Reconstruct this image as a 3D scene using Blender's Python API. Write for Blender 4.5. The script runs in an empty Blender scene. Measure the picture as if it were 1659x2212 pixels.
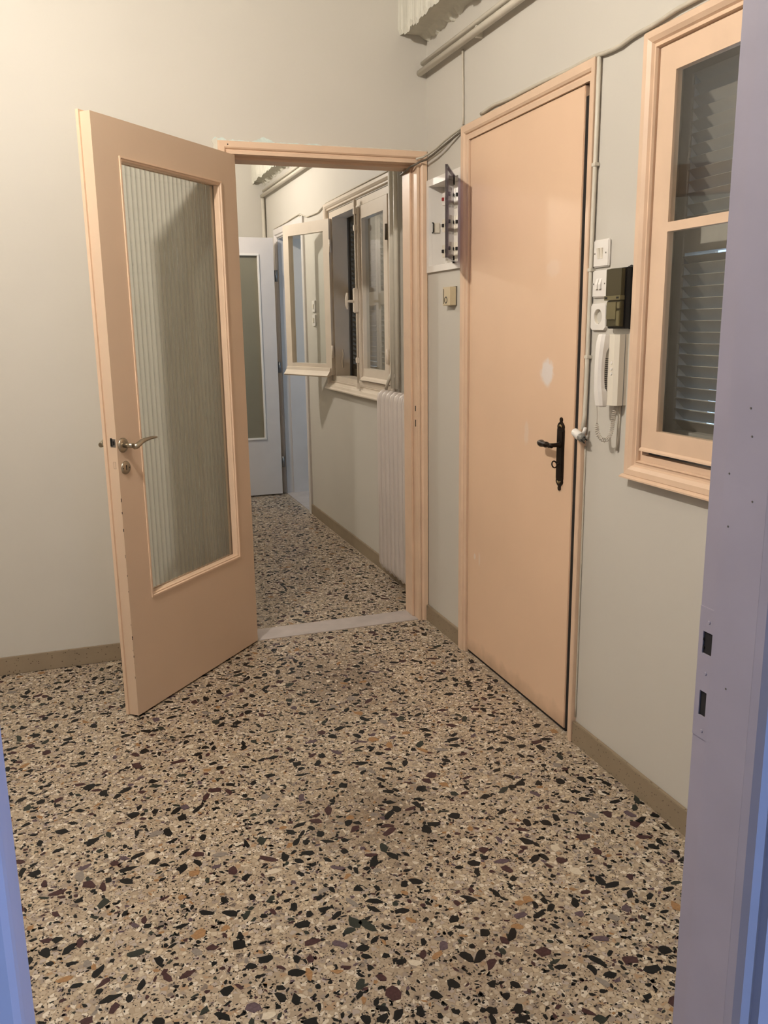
import bpy, bmesh, math, random
import numpy as np
from mathutils import Vector, Matrix, noise

# ------------------------------------------------------------------ scene, camera, light
scn = bpy.context.scene
COL = scn.collection
PI = math.pi

cam_d = bpy.data.cameras.new('camera')
cam = bpy.data.objects.new('camera', cam_d)
COL.objects.link(cam)
CAMP = Vector((-1.48984, -3.68329, 1.40849))
CR = Vector((0.94426764, -0.3288945, -0.01367589))
CU = Vector((0.08330796, 0.19857421, 0.97653882))
CF = Vector((0.31846257, 0.92325332, -0.21490673))
FPX = 1845.57
M = Matrix.Identity(4)
for i in range(3):
    M[i][0] = CR[i]; M[i][1] = CU[i]; M[i][2] = -CF[i]; M[i][3] = CAMP[i]
cam.matrix_world = M
cam_d.sensor_fit = 'VERTICAL'
cam_d.sensor_height = 36.0
cam_d.lens = FPX / 2212 * 36.0
cam_d.clip_start = 0.02
cam_d.clip_end = 60
scn.camera = cam

scn.view_settings.view_transform = 'Standard'
scn.view_settings.look = 'None'
scn.view_settings.gamma = 1.0
scn.view_settings.use_curve_mapping = False
scn.view_settings.exposure = 0.0

world = bpy.data.worlds.new('daylight')
scn.world = world
world.use_nodes = True
bgn = world.node_tree.nodes['Background']
bgn.inputs[0].default_value = (0.55, 0.74, 1.0, 1)
bgn.inputs[1].default_value = 1.8

def area_light(name, loc, rot, sx, sy, power, color):
    d = bpy.data.lights.new(name, 'AREA')
    d.shape = 'RECTANGLE'; d.size = sx; d.size_y = sy
    d.energy = power; d.color = color
    o = bpy.data.objects.new(name, d); COL.objects.link(o)
    o.location = loc; o.rotation_euler = rot
    return o
# daylight falling through the window of the room the camera stands in, and of the room beside the hall
area_light('daylight_window', (1.19, -4.8, 1.6), (0, PI/2, 0), 1.4, 1.3, 160.0, (0.28, 0.48, 1.0))
area_light('daylight_side_room', (1.75, 1.95, 1.6), (PI/2, 0, 0), 1.2, 1.3, 6.0, (0.36, 0.68, 1.0))
LAMP = Vector((-1.98, -1.78, 2.80))
HLAMP = Vector((-1.1, 2.55, 2.62))
LAMP_COLOR = (1.0, 0.925, 0.835)
LAMP_POWER = 2040.0
HLAMP_POWER = 960.0

# ------------------------------------------------------------------ materials
def lin(c):
    def f(v):
        v /= 255.0
        return v/12.92 if v <= 0.04045 else ((v+0.055)/1.055)**2.4
    return (f(c[0]), f(c[1]), f(c[2]), 1.0)
MATS = {}
def mat(name, rgb, rough=0.5, metal=0.0, var=0.06, vscale=6.0, bump=0.0, bscale=60.0, spec=0.5, coat=0.0):
    if name in MATS: return MATS[name]
    m = bpy.data.materials.new(name); m.use_nodes = True
    nt = m.node_tree; N = nt.nodes; L = nt.links
    b = N['Principled BSDF']
    b.inputs['Roughness'].default_value = rough
    b.inputs['Metallic'].default_value = metal
    b.inputs['Specular IOR Level'].default_value = spec
    if coat:
        b.inputs['Coat Weight'].default_value = coat
        b.inputs['Coat Roughness'].default_value = 0.25
    tc = N.new('ShaderNodeTexCoord')
    nz = N.new('ShaderNodeTexNoise'); nz.inputs['Scale'].default_value = vscale; nz.inputs['Detail'].default_value = 5
    L.new(tc.outputs['Object'], nz.inputs['Vector'])
    mp = N.new('ShaderNodeMapRange'); mp.inputs[1].default_value = 0.3; mp.inputs[2].default_value = 0.7
    mp.inputs[3].default_value = 1-var; mp.inputs[4].default_value = 1+var
    L.new(nz.outputs['Fac'], mp.inputs[0])
    mx = N.new('ShaderNodeMix'); mx.data_type = 'RGBA'; mx.blend_type = 'MULTIPLY'; mx.inputs[0].default_value = 1
    mx.inputs[6].default_value = lin(rgb)
    L.new(mp.outputs[0], mx.inputs[7])
    L.new(mx.outputs[2], b.inputs['Base Color'])
    if bump:
        bn = N.new('ShaderNodeTexNoise'); bn.inputs['Scale'].default_value = bscale; bn.inputs['Detail'].default_value = 3
        L.new(tc.outputs['Object'], bn.inputs['Vector'])
        bp = N.new('ShaderNodeBump'); bp.inputs['Strength'].default_value = bump; bp.inputs['Distance'].default_value = 0.002
        L.new(bn.outputs['Fac'], bp.inputs['Height'])
        L.new(bp.outputs['Normal'], b.inputs['Normal'])
    MATS[name] = m
    return m

WALL = mat('wall_paint', (195, 190, 180), 0.55, var=0.02, vscale=2.2, bump=0.12, bscale=45, spec=0.3)
CEIL = mat('ceiling_paint', (188, 184, 176), 0.8, var=0.02)
PLAST = mat('rough_plaster', (206, 203, 190), 0.8, var=0.06, vscale=25, bump=0.5, bscale=70, spec=0.2)
PEACH = mat('peach_gloss_paint', (204, 179, 154), 0.42, var=0.03, vscale=3, bump=0.06, bscale=30)
PEACHW = mat('peach_trim_paint', (214, 185, 158), 0.42, var=0.05, vscale=9, bump=0.10, bscale=40)
CREAM = mat('cream_gloss_paint', (214, 201, 184), 0.36, var=0.04, vscale=8, bump=0.08, bscale=40)
WHITE = mat('white_gloss_paint', (208, 202, 198), 0.4, var=0.03, vscale=6, bump=0.06)
JAMB = mat('old_white_paint', (156, 147, 154), 0.55, var=0.05, vscale=10, bump=0.10, bscale=50)
BLUEW = mat('pale_blue_wall', (190, 214, 222), 0.6, var=0.02)
BROWN = mat('dark_brown_tile', (70, 48, 42), 0.4)
PLASTIC = mat('white_plastic', (226, 221, 214), 0.42, var=0.015)
PLASTIC2 = mat('ivory_plastic', (222, 214, 198), 0.35, var=0.02)
GREYP = mat('grey_plastic', (196, 190, 178), 0.4, var=0.02)
BEIGEP = mat('beige_plastic', (196, 180, 148), 0.4, var=0.03)
BLACK = mat('black_plastic', (18, 16, 16), 0.35)
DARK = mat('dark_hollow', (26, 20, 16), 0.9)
BRONZE = mat('dark_bronze', (44, 34, 28), 0.38, metal=0.75, var=0.25, vscale=60)
BRASSW = mat('worn_brass', (150, 130, 95), 0.35, metal=0.8, var=0.2, vscale=80)
NICKEL = mat('satin_nickel', (176, 166, 148), 0.33, metal=0.95, var=0.08, vscale=60)
STEEL = mat('plain_steel', (150, 146, 142), 0.35, metal=0.9)
PIPE = mat('painted_pipe', (204, 197, 182), 0.42, var=0.04, vscale=20, bump=0.2, bscale=60)
CABLE = mat('painted_cable', (186, 178, 162), 0.5, var=0.08, vscale=30)
CABLED = mat('dark_cable', (92, 84, 72), 0.5, var=0.2, vscale=40)
RADI = mat('radiator_enamel', (200, 190, 182), 0.35, var=0.03)
SHUT = mat('shutter_paint', (128, 118, 102), 0.5, var=0.06, vscale=14, bump=0.1)
SHUTG = mat('shutter_paint_grey', (160, 154, 146), 0.5, var=0.06, vscale=14, bump=0.1)
FLAKE = mat('bared_blue_plaster', (196, 208, 202), 0.9, var=0.08, vscale=50, bump=0.5, bscale=120)
OLIVE = mat('olive_box_plastic', (66, 60, 40), 0.3, var=0.05)
OLIVE2 = mat('olive_inner_plastic', (104, 96, 66), 0.4, var=0.05)
REDP = mat('red_plastic', (150, 30, 34), 0.4)
GREYL = mat('grey_lever', (120, 118, 112), 0.4)
COILM = mat('coil_cord', (188, 180, 168), 0.45)

# marble of the thresholds: cloudy white with grey veins
def marble():
    m = mat('white_marble', (172, 163, 158), 0.5, var=0.10, vscale=9)
    return m
MARBLE = marble()

# entrance leaf: peach paint with a few scuffs rubbed to a paler undercoat
def leaf_paint():
    m = mat('entrance_paint', (220, 187, 157), 0.46, var=0.035, vscale=2.5, bump=0.05, bscale=30)
    nt = m.node_tree; N = nt.nodes; L = nt.links
    b = N['Principled BSDF']
    src = b.inputs['Base Color'].links[0].from_socket
    tc = N.new('ShaderNodeTexCoord')
    nz = N.new('ShaderNodeTexNoise'); nz.inputs['Scale'].default_value = 38; nz.inputs['Detail'].default_value = 4
    L.new(tc.outputs['Object'], nz.inputs['Vector'])
    last = src
    # (y, z, half width, half height, strength) in the door's own metres
    for (cy, cz, ry, rz, st) in ((-0.634, 1.240, 0.047, 0.048, 0.95), (-0.50, 1.02, 0.018, 0.05, 0.30),
                                 (-0.075, 0.45, 0.012, 0.014, 0.6), (-0.12, 0.45, 0.010, 0.03, 0.35), (-0.66, 1.58, 0.05, 0.03, 0.15)):
        mpn = N.new('ShaderNodeMapping'); mpn.vector_type = 'POINT'
        mpn.inputs['Location'].default_value = (0, -cy/ry, -cz/rz)
        mpn.inputs['Scale'].default_value = (0, 1/ry, 1/rz)
        L.new(tc.outputs['Object'], mpn.inputs['Vector'])
        ln = N.new('ShaderNodeVectorMath'); ln.operation = 'LENGTH'
        L.new(mpn.outputs[0], ln.inputs[0])
        ad = N.new('ShaderNodeMath'); ad.operation = 'MULTIPLY_ADD'
        ad.inputs[1].default_value = 0.9; 
        L.new(nz.outputs['Fac'], ad.inputs[0]); L.new(ln.outputs['Value'], ad.inputs[2])
        mr = N.new('ShaderNodeMapRange'); mr.inputs[1].default_value = 1.12; mr.inputs[2].default_value = 1.5
        mr.inputs[3].default_value = st; mr.inputs[4].default_value = 0
        L.new(ad.outputs[0], mr.inputs[0])
        mx = N.new('ShaderNodeMix'); mx.data_type = 'RGBA'
        mx.inputs[7].default_value = lin((222, 212, 206))
        L.new(mr.outputs[0], mx.inputs[0]); L.new(last, mx.inputs[6])
        last = mx.outputs[2]
    # grime along the foot of the leaf
    sp = N.new('ShaderNodeSeparateXYZ'); L.new(tc.outputs['Object'], sp.inputs[0])
    nz2 = N.new('ShaderNodeTexNoise'); nz2.inputs['Scale'].default_value = 14; nz2.inputs['Detail'].default_value = 5
    L.new(tc.outputs['Object'], nz2.inputs['Vector'])
    ma = N.new('ShaderNodeMath'); ma.operation = 'MULTIPLY_ADD'; ma.inputs[1].default_value = -0.10
    L.new(nz2.outputs['Fac'], ma.inputs[0]); L.new(sp.outputs['Z'], ma.inputs[2])
    mr = N.new('ShaderNodeMapRange'); mr.inputs[1].default_value = -0.05; mr.inputs[2].default_value = 0.03
    mr.inputs[3].default_value = 0.5; mr.inputs[4].default_value = 0
    L.new(ma.outputs[0], mr.inputs[0])
    mx = N.new('ShaderNodeMix'); mx.data_type = 'RGBA'; mx.inputs[7].default_value = lin((120, 92, 68))
    L.new(mr.outputs[0], mx.inputs[0]); L.new(last, mx.inputs[6])
    L.new(mx.outputs[2], b.inputs['Base Color'])
    return m
LEAFP = leaf_paint()

# terrazzo matrix: cream cement, pale aggregate, fine specks, worn dirt patches
def terrazzo():
    m = bpy.data.materials.new('terrazzo_matrix'); m.use_nodes = True
    nt = m.node_tree; N = nt.nodes; L = nt.links
    b = N['Principled BSDF']; b.inputs['Roughness'].default_value = 0.42; b.inputs['Specular IOR Level'].default_value = 0.4
    tc = N.new('ShaderNodeTexCoord')
    wn = N.new('ShaderNodeTexNoise'); wn.inputs['Scale'].default_value = 90; wn.inputs['Detail'].default_value = 2
    L.new(tc.outputs['Object'], wn.inputs['Vector'])
    wa = N.new('ShaderNodeVectorMath'); wa.operation = 'MULTIPLY_ADD'
    wa.inputs[1].default_value = (0.012, 0.012, 0)
    L.new(wn.outputs['Color'], wa.inputs[0]); L.new(tc.outputs['Object'], wa.inputs[2])
    v = N.new('ShaderNodeTexVoronoi'); v.inputs['Scale'].default_value = 75; v.voronoi_dimensions = '2D'
    L.new(wa.outputs[0], v.inputs['Vector'])
    sep = N.new('ShaderNodeSeparateColor'); L.new(v.outputs['Color'], sep.inputs[0])
    cr = N.new('ShaderNodeValToRGB'); e = cr.color_ramp; e.interpolation = 'CONSTANT'
    cols = [(0.0, (166, 150, 129)), (0.30, (177, 162, 142)), (0.48, (154, 138, 118)), (0.60, (200, 189, 172)), (0.72, (162, 150, 140)),
            (0.82, (142, 129, 117)), (0.89, (184, 167, 142)), (0.95, (112, 100, 92)), (0.975, (158, 130, 102))]
    e.elements[0].position = 0; e.elements[0].color = lin(cols[0][1]); e.elements[1].position = cols[1][0]; e.elements[1].color = lin(cols[1][1])
    for p, c in cols[2:]:
        q = e.elements.new(p); q.color = lin(c)
    L.new(sep.outputs[0], cr.inputs[0])
    # cement between the grains
    v2 = N.new('ShaderNodeTexVoronoi'); v2.inputs['Scale'].default_value = 75; v2.voronoi_dimensions = '2D'; v2.feature = 'DISTANCE_TO_EDGE'
    L.new(wa.outputs[0], v2.inputs['Vector'])
    mr = N.new('ShaderNodeMapRange'); mr.inputs[1].default_value = 0.05; mr.inputs[2].default_value = 0.14; mr.inputs[3].default_value = 1; mr.inputs[4].default_value = 0
    L.new(v2.outputs['Distance'], mr.inputs[0])
    mx = N.new('ShaderNodeMix'); mx.data_type = 'RGBA'; mx.inputs[7].default_value = lin((150, 133, 111))
    L.new(mr.outputs[0], mx.inputs[0]); L.new(cr.outputs[0], mx.inputs[6])
    # fine dark specks
    v3 = N.new('ShaderNodeTexVoronoi'); v3.inputs['Scale'].default_value = 210; v3.voronoi_dimensions = '2D'
    L.new(wa.outputs[0], v3.inputs['Vector'])
    s3 = N.new('ShaderNodeSeparateColor'); L.new(v3.outputs['Color'], s3.inputs[0])
    th = N.new('ShaderNodeMapRange'); th.inputs[1].default_value = 0.86; th.inputs[2].default_value = 0.88
    L.new(s3.outputs[1], th.inputs[0])
    d3 = N.new('ShaderNodeMapRange'); d3.inputs[1].default_value = 0.35; d3.inputs[2].default_value = 0.42; d3.inputs[3].default_value = 1; d3.inputs[4].default_value = 0
    L.new(v3.outputs['Distance'], d3.inputs[0])
    mm = N.new('ShaderNodeMath'); mm.operation = 'MULTIPLY'; L.new(th.outputs[0], mm.inputs[0]); L.new(d3.outputs[0], mm.inputs[1])
    mx2 = N.new('ShaderNodeMix'); mx2.data_type = 'RGBA'; mx2.inputs[7].default_value = lin((66, 54, 44))
    L.new(mm.outputs[0], mx2.inputs[0]); L.new(mx.outputs[2], mx2.inputs[6])
    # worn, dirty patches where people walk
    last = mx2.outputs[2]
    nd = N.new('ShaderNodeTexNoise'); nd.inputs['Scale'].default_value = 9; nd.inputs['Detail'].default_value = 6
    L.new(tc.outputs['Object'], nd.inputs['Vector'])
    for (cx, cy, rx, ry, st) in ((-0.62, -0.55, 0.30, 0.42, 0.75), (-0.80, -1.55, 0.30, 0.35, 0.65), (-0.85, -2.2, 0.45, 0.35, 0.35), (-0.35, 1.6, 0.5, 1.4, 0.35)):
        mpn = N.new('ShaderNodeMapping')
        mpn.inputs['Location'].default_value = (-cx/rx, -cy/ry, 0); mpn.inputs['Scale'].default_value = (1/rx, 1/ry, 0)
        L.new(tc.outputs['Object'], mpn.inputs['Vector'])
        ln = N.new('ShaderNodeVectorMath'); ln.operation = 'LENGTH'; L.new(mpn.outputs[0], ln.inputs[0])
        ad = N.new('ShaderNodeMath'); ad.operation = 'MULTIPLY_ADD'; ad.inputs[1].default_value = 1.8
        L.new(nd.outputs['Fac'], ad.inputs[0]); L.new(ln.outputs['Value'], ad.inputs[2])
        m4 = N.new('ShaderNodeMapRange'); m4.inputs[1].default_value = 0.9; m4.inputs[2].default_value = 1.9; m4.inputs[3].default_value = st; m4.inputs[4].default_value = 0
        L.new(ad.outputs[0], m4.inputs[0])
        mx4 = N.new('ShaderNodeMix'); mx4.data_type = 'RGBA'; mx4.inputs[7].default_value = lin((104, 88, 72))
        L.new(m4.outputs[0], mx4.inputs[0]); L.new(last, mx4.inputs[6])
        last = mx4.outputs[2]
    L.new(last, b.inputs['Base Color'])
    return m
TERR = terrazzo()

# skirting: finer brown terrazzo
def skirting_mat():
    m = mat('skirting_terrazzo', (140, 124, 102), 0.5, var=0.06, vscale=12)
    nt = m.node_tree; N = nt.nodes; L = nt.links
    b = N['Principled BSDF']; src = b.inputs['Base Color'].links[0].from_socket
    tc = N.new('ShaderNodeTexCoord')
    v = N.new('ShaderNodeTexVoronoi'); v.inputs['Scale'].default_value = 130
    L.new(tc.outputs['Object'], v.inputs['Vector'])
    s = N.new('ShaderNodeSeparateColor'); L.new(v.outputs['Color'], s.inputs[0])
    t = N.new('ShaderNodeMapRange'); t.inputs[1].default_value = 0.86; t.inputs[2].default_value = 0.9
    L.new(s.outputs[0], t.inputs[0])
    d = N.new('ShaderNodeMapRange'); d.inputs[1].default_value = 0.3; d.inputs[2].default_value = 0.4; d.inputs[3].default_value = 1; d.inputs[4].default_value = 0
    L.new(v.outputs['Distance'], d.inputs[0])
    mm = N.new('ShaderNodeMath'); mm.operation = 'MULTIPLY'; L.new(t.outputs[0], mm.inputs[0]); L.new(d.outputs[0], mm.inputs[1])
    mx = N.new('ShaderNodeMix'); mx.data_type = 'RGBA'; mx.inputs[7].default_value = lin((92, 74, 56))
    L.new(mm.outputs[0], mx.inputs[0]); L.new(src, mx.inputs[6]); L.new(mx.outputs[2], b.inputs['Base Color'])
    return m
SKIRT = skirting_mat()

def clear_glass(name, tint, base=0.045):
    m = bpy.data.materials.new(name); m.use_nodes = True
    nt = m.node_tree; N = nt.nodes; L = nt.links
    N.remove(N['Principled BSDF'])
    t = N.new('ShaderNodeBsdfTransparent'); t.inputs[0].default_value = (*tint, 1)
    g = N.new('ShaderNodeBsdfGlossy'); g.inputs['Roughness'].default_value = 0.02
    lw = N.new('ShaderNodeLayerWeight'); lw.inputs[0].default_value = 0.5
    pw = N.new('ShaderNodeMath'); pw.operation = 'POWER'; pw.inputs[1].default_value = 5.0
    L.new(lw.outputs['Facing'], pw.inputs[0])
    ma = N.new('ShaderNodeMath'); ma.operation = 'MULTIPLY_ADD'; ma.inputs[1].default_value = 0.9; ma.inputs[2].default_value = base
    L.new(pw.outputs[0], ma.inputs[0])
    mx = N.new('ShaderNodeMixShader')
    L.new(ma.outputs[0], mx.inputs[0]); L.new(t.outputs[0], mx.inputs[1]); L.new(g.outputs[0], mx.inputs[2])
    L.new(mx.outputs[0], N['Material Output'].inputs[0])
    return m
GLASS = clear_glass('window_glass', (0.97, 0.98, 0.97))
SMOKE = clear_glass('smoked_plastic', (0.46, 0.40, 0.45))
def ribbed_glass():
    """reeded glass: clear where a reed faces the eye, hazy on its steep flanks"""
    m = bpy.data.materials.new('ribbed_glass'); m.use_nodes = True
    nt = m.node_tree; N = nt.nodes; L = nt.links
    N.remove(N['Principled BSDF'])
    tr = N.new('ShaderNodeBsdfTransparent'); tr.inputs[0].default_value = (0.93, 0.94, 0.90, 1)
    t = N.new('ShaderNodeBsdfTranslucent'); t.inputs[0].default_value = (0.50, 0.50, 0.45, 1)
    d = N.new('ShaderNodeBsdfDiffuse'); d.inputs[0].default_value = (0.30, 0.30, 0.26, 1)
    hz = N.new('ShaderNodeMixShader'); hz.inputs[0].default_value = 0.35
    L.new(t.outputs[0], hz.inputs[1]); L.new(d.outputs[0], hz.inputs[2])
    lw = N.new('ShaderNodeLayerWeight'); lw.inputs[0].default_value = 0.5
    mr = N.new('ShaderNodeMapRange'); mr.inputs[1].default_value = 0.15; mr.inputs[2].default_value = 0.85
    mr.inputs[3].default_value = 0.10; mr.inputs[4].default_value = 0.85
    L.new(lw.outputs['Facing'], mr.inputs[0])
    mx = N.new('ShaderNodeMixShader')
    L.new(mr.outputs[0], mx.inputs[0]); L.new(tr.outputs[0], mx.inputs[1]); L.new(hz.outputs[0], mx.inputs[2])
    g = N.new('ShaderNodeBsdfGlossy'); g.inputs['Roughness'].default_value = 0.12
    m2 = N.new('ShaderNodeMixShader'); m2.inputs[0].default_value = 0.04
    L.new(mx.outputs[0], m2.inputs[1]); L.new(g.outputs[0], m2.inputs[2])
    L.new(m2.outputs[0], N['Material Output'].inputs[0])
    return m
RIBBED = ribbed_glass()
def frosted():
    m = mat('frosted_dark_glass', (126, 121, 104), 0.32, var=0.03)
    return m
FROST = frosted()
def emit(name, col, s):
    m = bpy.data.materials.new(name); m.use_nodes = True
    nt = m.node_tree; N = nt.nodes
    N.remove(N['Principled BSDF'])
    e = N.new('ShaderNodeEmission'); e.inputs[0].default_value = (*col, 1); e.inputs[1].default_value = s
    nt.links.new(e.outputs[0], N['Material Output'].inputs[0])
    return m

# ------------------------------------------------------------------ mesh helpers
def box(bm, x0, x1, y0, y1, z0, z1, bev=0.0):
    if x0 > x1: x0, x1 = x1, x0
    if y0 > y1: y0, y1 = y1, y0
    if z0 > z1: z0, z1 = z1, z0
    vs = [bm.verts.new((x, y, z)) for x in (x0, x1) for y in (y0, y1) for z in (z0, z1)]
    F = [(0,1,3,2), (4,6,7,5), (0,4,5,1), (2,3,7,6), (0,2,6,4), (1,5,7,3)]
    fs = [bm.faces.new([vs[i] for i in f]) for f in F]
    if bev > 0:
        es = set()
        for f in fs: es.update(f.edges)
        bmesh.ops.bevel(bm, geom=list(es), offset=bev, segments=2, affect='EDGES', clamp_overlap=True)
def bx(*a, bev=0.0):
    bm = bmesh.new(); box(bm, *a, bev=bev); return bm
def prism(bm, pts, axis, a, b):
    """extrude polygon pts (2-D) along axis from a to b; axis 'x': pts=(y,z); 'y': (x,z); 'z': (x,y)"""
    def mk(p, t):
        if axis == 'x': return (t, p[0], p[1])
        if axis == 'y': return (p[0], t, p[1])
        return (p[0], p[1], t)
    A = [bm.verts.new(mk(p, a)) for p in pts]; B = [bm.verts.new(mk(p, b)) for p in pts]
    n = len(pts)
    bm.faces.new(A); bm.faces.new(B[::-1])
    for i in range(n):
        bm.faces.new((A[i], B[i], B[(i+1) % n], A[(i+1) % n]))
def tube(bm, pts, r, seg=10, cap=True):
    pts = [Vector(p) for p in pts]
    rs = r if isinstance(r, (list, tuple)) else [r]*len(pts)
    rings = []
    up = Vector((0.13, 0.21, 0.97)).normalized()
    prev = None
    for i, p in enumerate(pts):
        if i == 0: t = pts[1]-p
        elif i == len(pts)-1: t = p-pts[i-1]
        else: t = (pts[i+1]-p).normalized()+(p-pts[i-1]).normalized()
        t.normalize()
        if prev is None:
            a = t.cross(up)
            if a.length < 0.05: a = t.cross(Vector((1, 0, 0)))
        else:
            a = prev-t*prev.dot(t)
        a.normalize(); prev = a
        b = t.cross(a)
        rings.append([bm.verts.new(p+(a*math.cos(2*PI*k/seg)+b*math.sin(2*PI*k/seg))*rs[i]) for k in range(seg)])
    for i in range(len(rings)-1):
        for k in range(seg):
            f = bm.faces.new((rings[i][k], rings[i][(k+1) % seg], rings[i+1][(k+1) % seg], rings[i+1][k])); f.smooth = True
    if cap:
        bm.faces.new(rings[0][::-1]); bm.faces.new(rings[-1])
def lathe(bm, prof, org, ax, seg=20):
    """prof: (dist along axis, radius)"""
    ax = Vector(ax).normalized(); org = Vector(org)
    a = ax.cross(Vector((0, 0, 1)))
    if a.length < 0.05: a = ax.cross(Vector((1, 0, 0)))
    a.normalize(); b = ax.cross(a)
    rings = []
    for d, r in prof:
        rings.append([bm.verts.new(org+ax*d+(a*math.cos(2*PI*k/seg)+b*math.sin(2*PI*k/seg))*max(r, 1e-4)) for k in range(seg)])
    for i in range(len(rings)-1):
        for k in range(seg):
            f = bm.faces.new((rings[i][k], rings[i][(k+1) % seg], rings[i+1][(k+1) % seg], rings[i+1][k])); f.smooth = True
    bm.faces.new(rings[0][::-1]); bm.faces.new(rings[-1])
def slab(bm, axis, t0, t1, us, vs, holes):
    """a wall t0..t1 thick along axis with rectangular holes (u0,u1,v0,v1); us, vs = extents"""
    U = sorted(set([us[0], us[1]] + [h[i] for h in holes for i in (0, 1)]))
    V = sorted(set([vs[0], vs[1]] + [h[i] for h in holes for i in (2, 3)]))
    def solid(i, j):
        if i < 0 or j < 0 or i >= len(U)-1 or j >= len(V)-1: return False
        cu = (U[i]+U[i+1])/2; cv = (V[j]+V[j+1])/2
        return not any(h[0] < cu < h[1] and h[2] < cv < h[3] for h in holes)
    cache = {}
    def vt(u, v, t):
        k = (u, v, t)
        if k not in cache:
            co = (t, u, v) if axis == 'x' else ((u, t, v) if axis == 'y' else (u, v, t))
            cache[k] = bm.verts.new(co)
        return cache[k]
    for i in range(len(U)-1):
        for j in range(len(V)-1):
            if not solid(i, j): continue
            a, b, c, d = U[i], U[i+1], V[j], V[j+1]
            bm.faces.new((vt(a, c, t0), vt(b, c, t0), vt(b, d, t0), vt(a, d, t0)))
            bm.faces.new((vt(a, c, t1), vt(a, d, t1), vt(b, d, t1), vt(b, c, t1)))
            if not solid(i-1, j): bm.faces.new((vt(a, c, t0), vt(a, d, t0), vt(a, d, t1), vt(a, c, t1)))
            if not solid(i+1, j): bm.faces.new((vt(b, c, t0), vt(b, c, t1), vt(b, d, t1), vt(b, d, t0)))
            if not solid(i, j-1): bm.faces.new((vt(a, c, t0), vt(a, c, t1), vt(b, c, t1), vt(b, c, t0)))
            if not solid(i, j+1): bm.faces.new((vt(a, d, t0), vt(b, d, t0), vt(b, d, t1), vt(a, d, t1)))

ORG = {}
def obj(name, bm, m, parent=None, world=True, recalc=True):
    """one mesh object; world=True: coordinates are world ones, taken back to the (unrotated) root's origin"""
    if recalc: bmesh.ops.recalc_face_normals(bm, faces=bm.faces)
    me = bpy.data.meshes.new(name)
    o = bpy.data.objects.new(name, me); COL.objects.link(o)
    if parent is not None:
        o.parent = parent
        org = ORG.get(parent.name, Vector((0, 0, 0)))
        if world: bmesh.ops.translate(bm, verts=bm.verts, vec=-org)
        ORG[o.name] = org
    bm.to_mesh(me); bm.free()
    me.materials.append(m)
    return o
def setp(o, label=None, cat=None, group=None, kind=None):
    if label: o['label'] = label
    if cat: o['category'] = cat
    if group: o['group'] = group
    if kind: o['kind'] = kind
    return o
def thing(name, label, cat, loc=(0, 0, 0), rotz=0.0, group=None, kind=None):
    o = bpy.data.objects.new(name, None); COL.objects.link(o)
    o.empty_display_size = 0.05
    o.location = loc; o.rotation_euler = (0, 0, rotz)
    ORG[o.name] = Vector(loc)
    return setp(o, label, cat, group, kind)
def struct(name, bm, m, label, cat):
    return setp(obj(name, bm, m), label, cat, None, 'structure')
def mesh_copy(src, name, parent, dz=0.0, dy=0.0, dx=0.0):
    o = src.copy(); o.name = name; COL.objects.link(o); o.parent = parent
    o.location = (src.location[0]+dx, src.location[1]+dy, src.location[2]+dz)
    return o

# ------------------------------------------------------------------ dimensions
CH = 3.0                  # ceiling
XL = -5.0                 # far left wall of the room
YF, YFB = -2.883, -2.985  # front wall (doorway the camera looks through)
YB = 0.145                # back wall thickness
HX = 0.08                 # right wall of the hall
HXL = -1.75               # left wall of the hall
HY = 3.84                 # far wall of the hall

# ------------------------------------------------------------------ shell
bm = bmesh.new(); slab(bm, 'y', 0.0, YB, (XL-0.1, HX), (0, CH), [(-0.855, -0.035, 0, 2.10)])
wall_back = struct('wall_back', bm, WALL, 'pale off-white wall holding the doorway to the hall', 'wall')
bm = bmesh.new(); slab(bm, 'x', 0.0, 0.26, (YF, 0.0), (0, CH),
    [(-1.325, -0.445, 0, 2.125), (-2.745, -1.585, 1.0, 2.112), (-0.372, -0.042, 1.648, 1.992)])
wall_right = struct('wall_right', bm, WALL, 'pale off-white wall with the entrance door and shuttered window', 'wall')
bm = bmesh.new(); slab(bm, 'x', XL-0.1, XL, (YF, 0.0), (0, CH), [])
struct('wall_left', bm, WALL, 'pale off-white side wall left of the frame', 'wall')
bm = bmesh.new(); slab(bm, 'y', YFB, YF, (XL-0.1, 1.3), (0, CH), [(-1.618, -0.785, 0, 2.14)])
struct('wall_front', bm, WALL, 'thin wall with the doorway the camera looks through', 'wall')
bm = bmesh.new(); slab(bm, 'x', HX, HX+0.20, (YB, HY), (0, CH), [(0.705, 1.875, 1.045, 2.112), (2.585, 3.43, 0, 2.105)])
struct('wall_hall_right', bm, WALL, 'off-white hall wall with open window and radiator', 'wall')
struct('wall_hall_far', bx(HXL-0.1, HX, HY, HY+0.1, 0, CH), WALL, 'off-white wall at the far end of the hall', 'wall')
struct('wall_hall_left', bx(HXL-0.1, HXL, YB, HY, 0, CH), WALL, 'off-white left wall of the hall behind the open door', 'wall')
bm = bmesh.new()
box(bm, XL-0.1, 0.26, YFB, YB, CH, CH+0.1)
struct('ceiling', bm, CEIL, 'white ceiling of the entrance room', 'ceiling')
struct('ceiling_hall', bx(HXL-0.1, HX+0.2, YB, HY+0.1, CH, CH+0.1), CEIL, 'white ceiling of the hall', 'ceiling')
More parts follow.
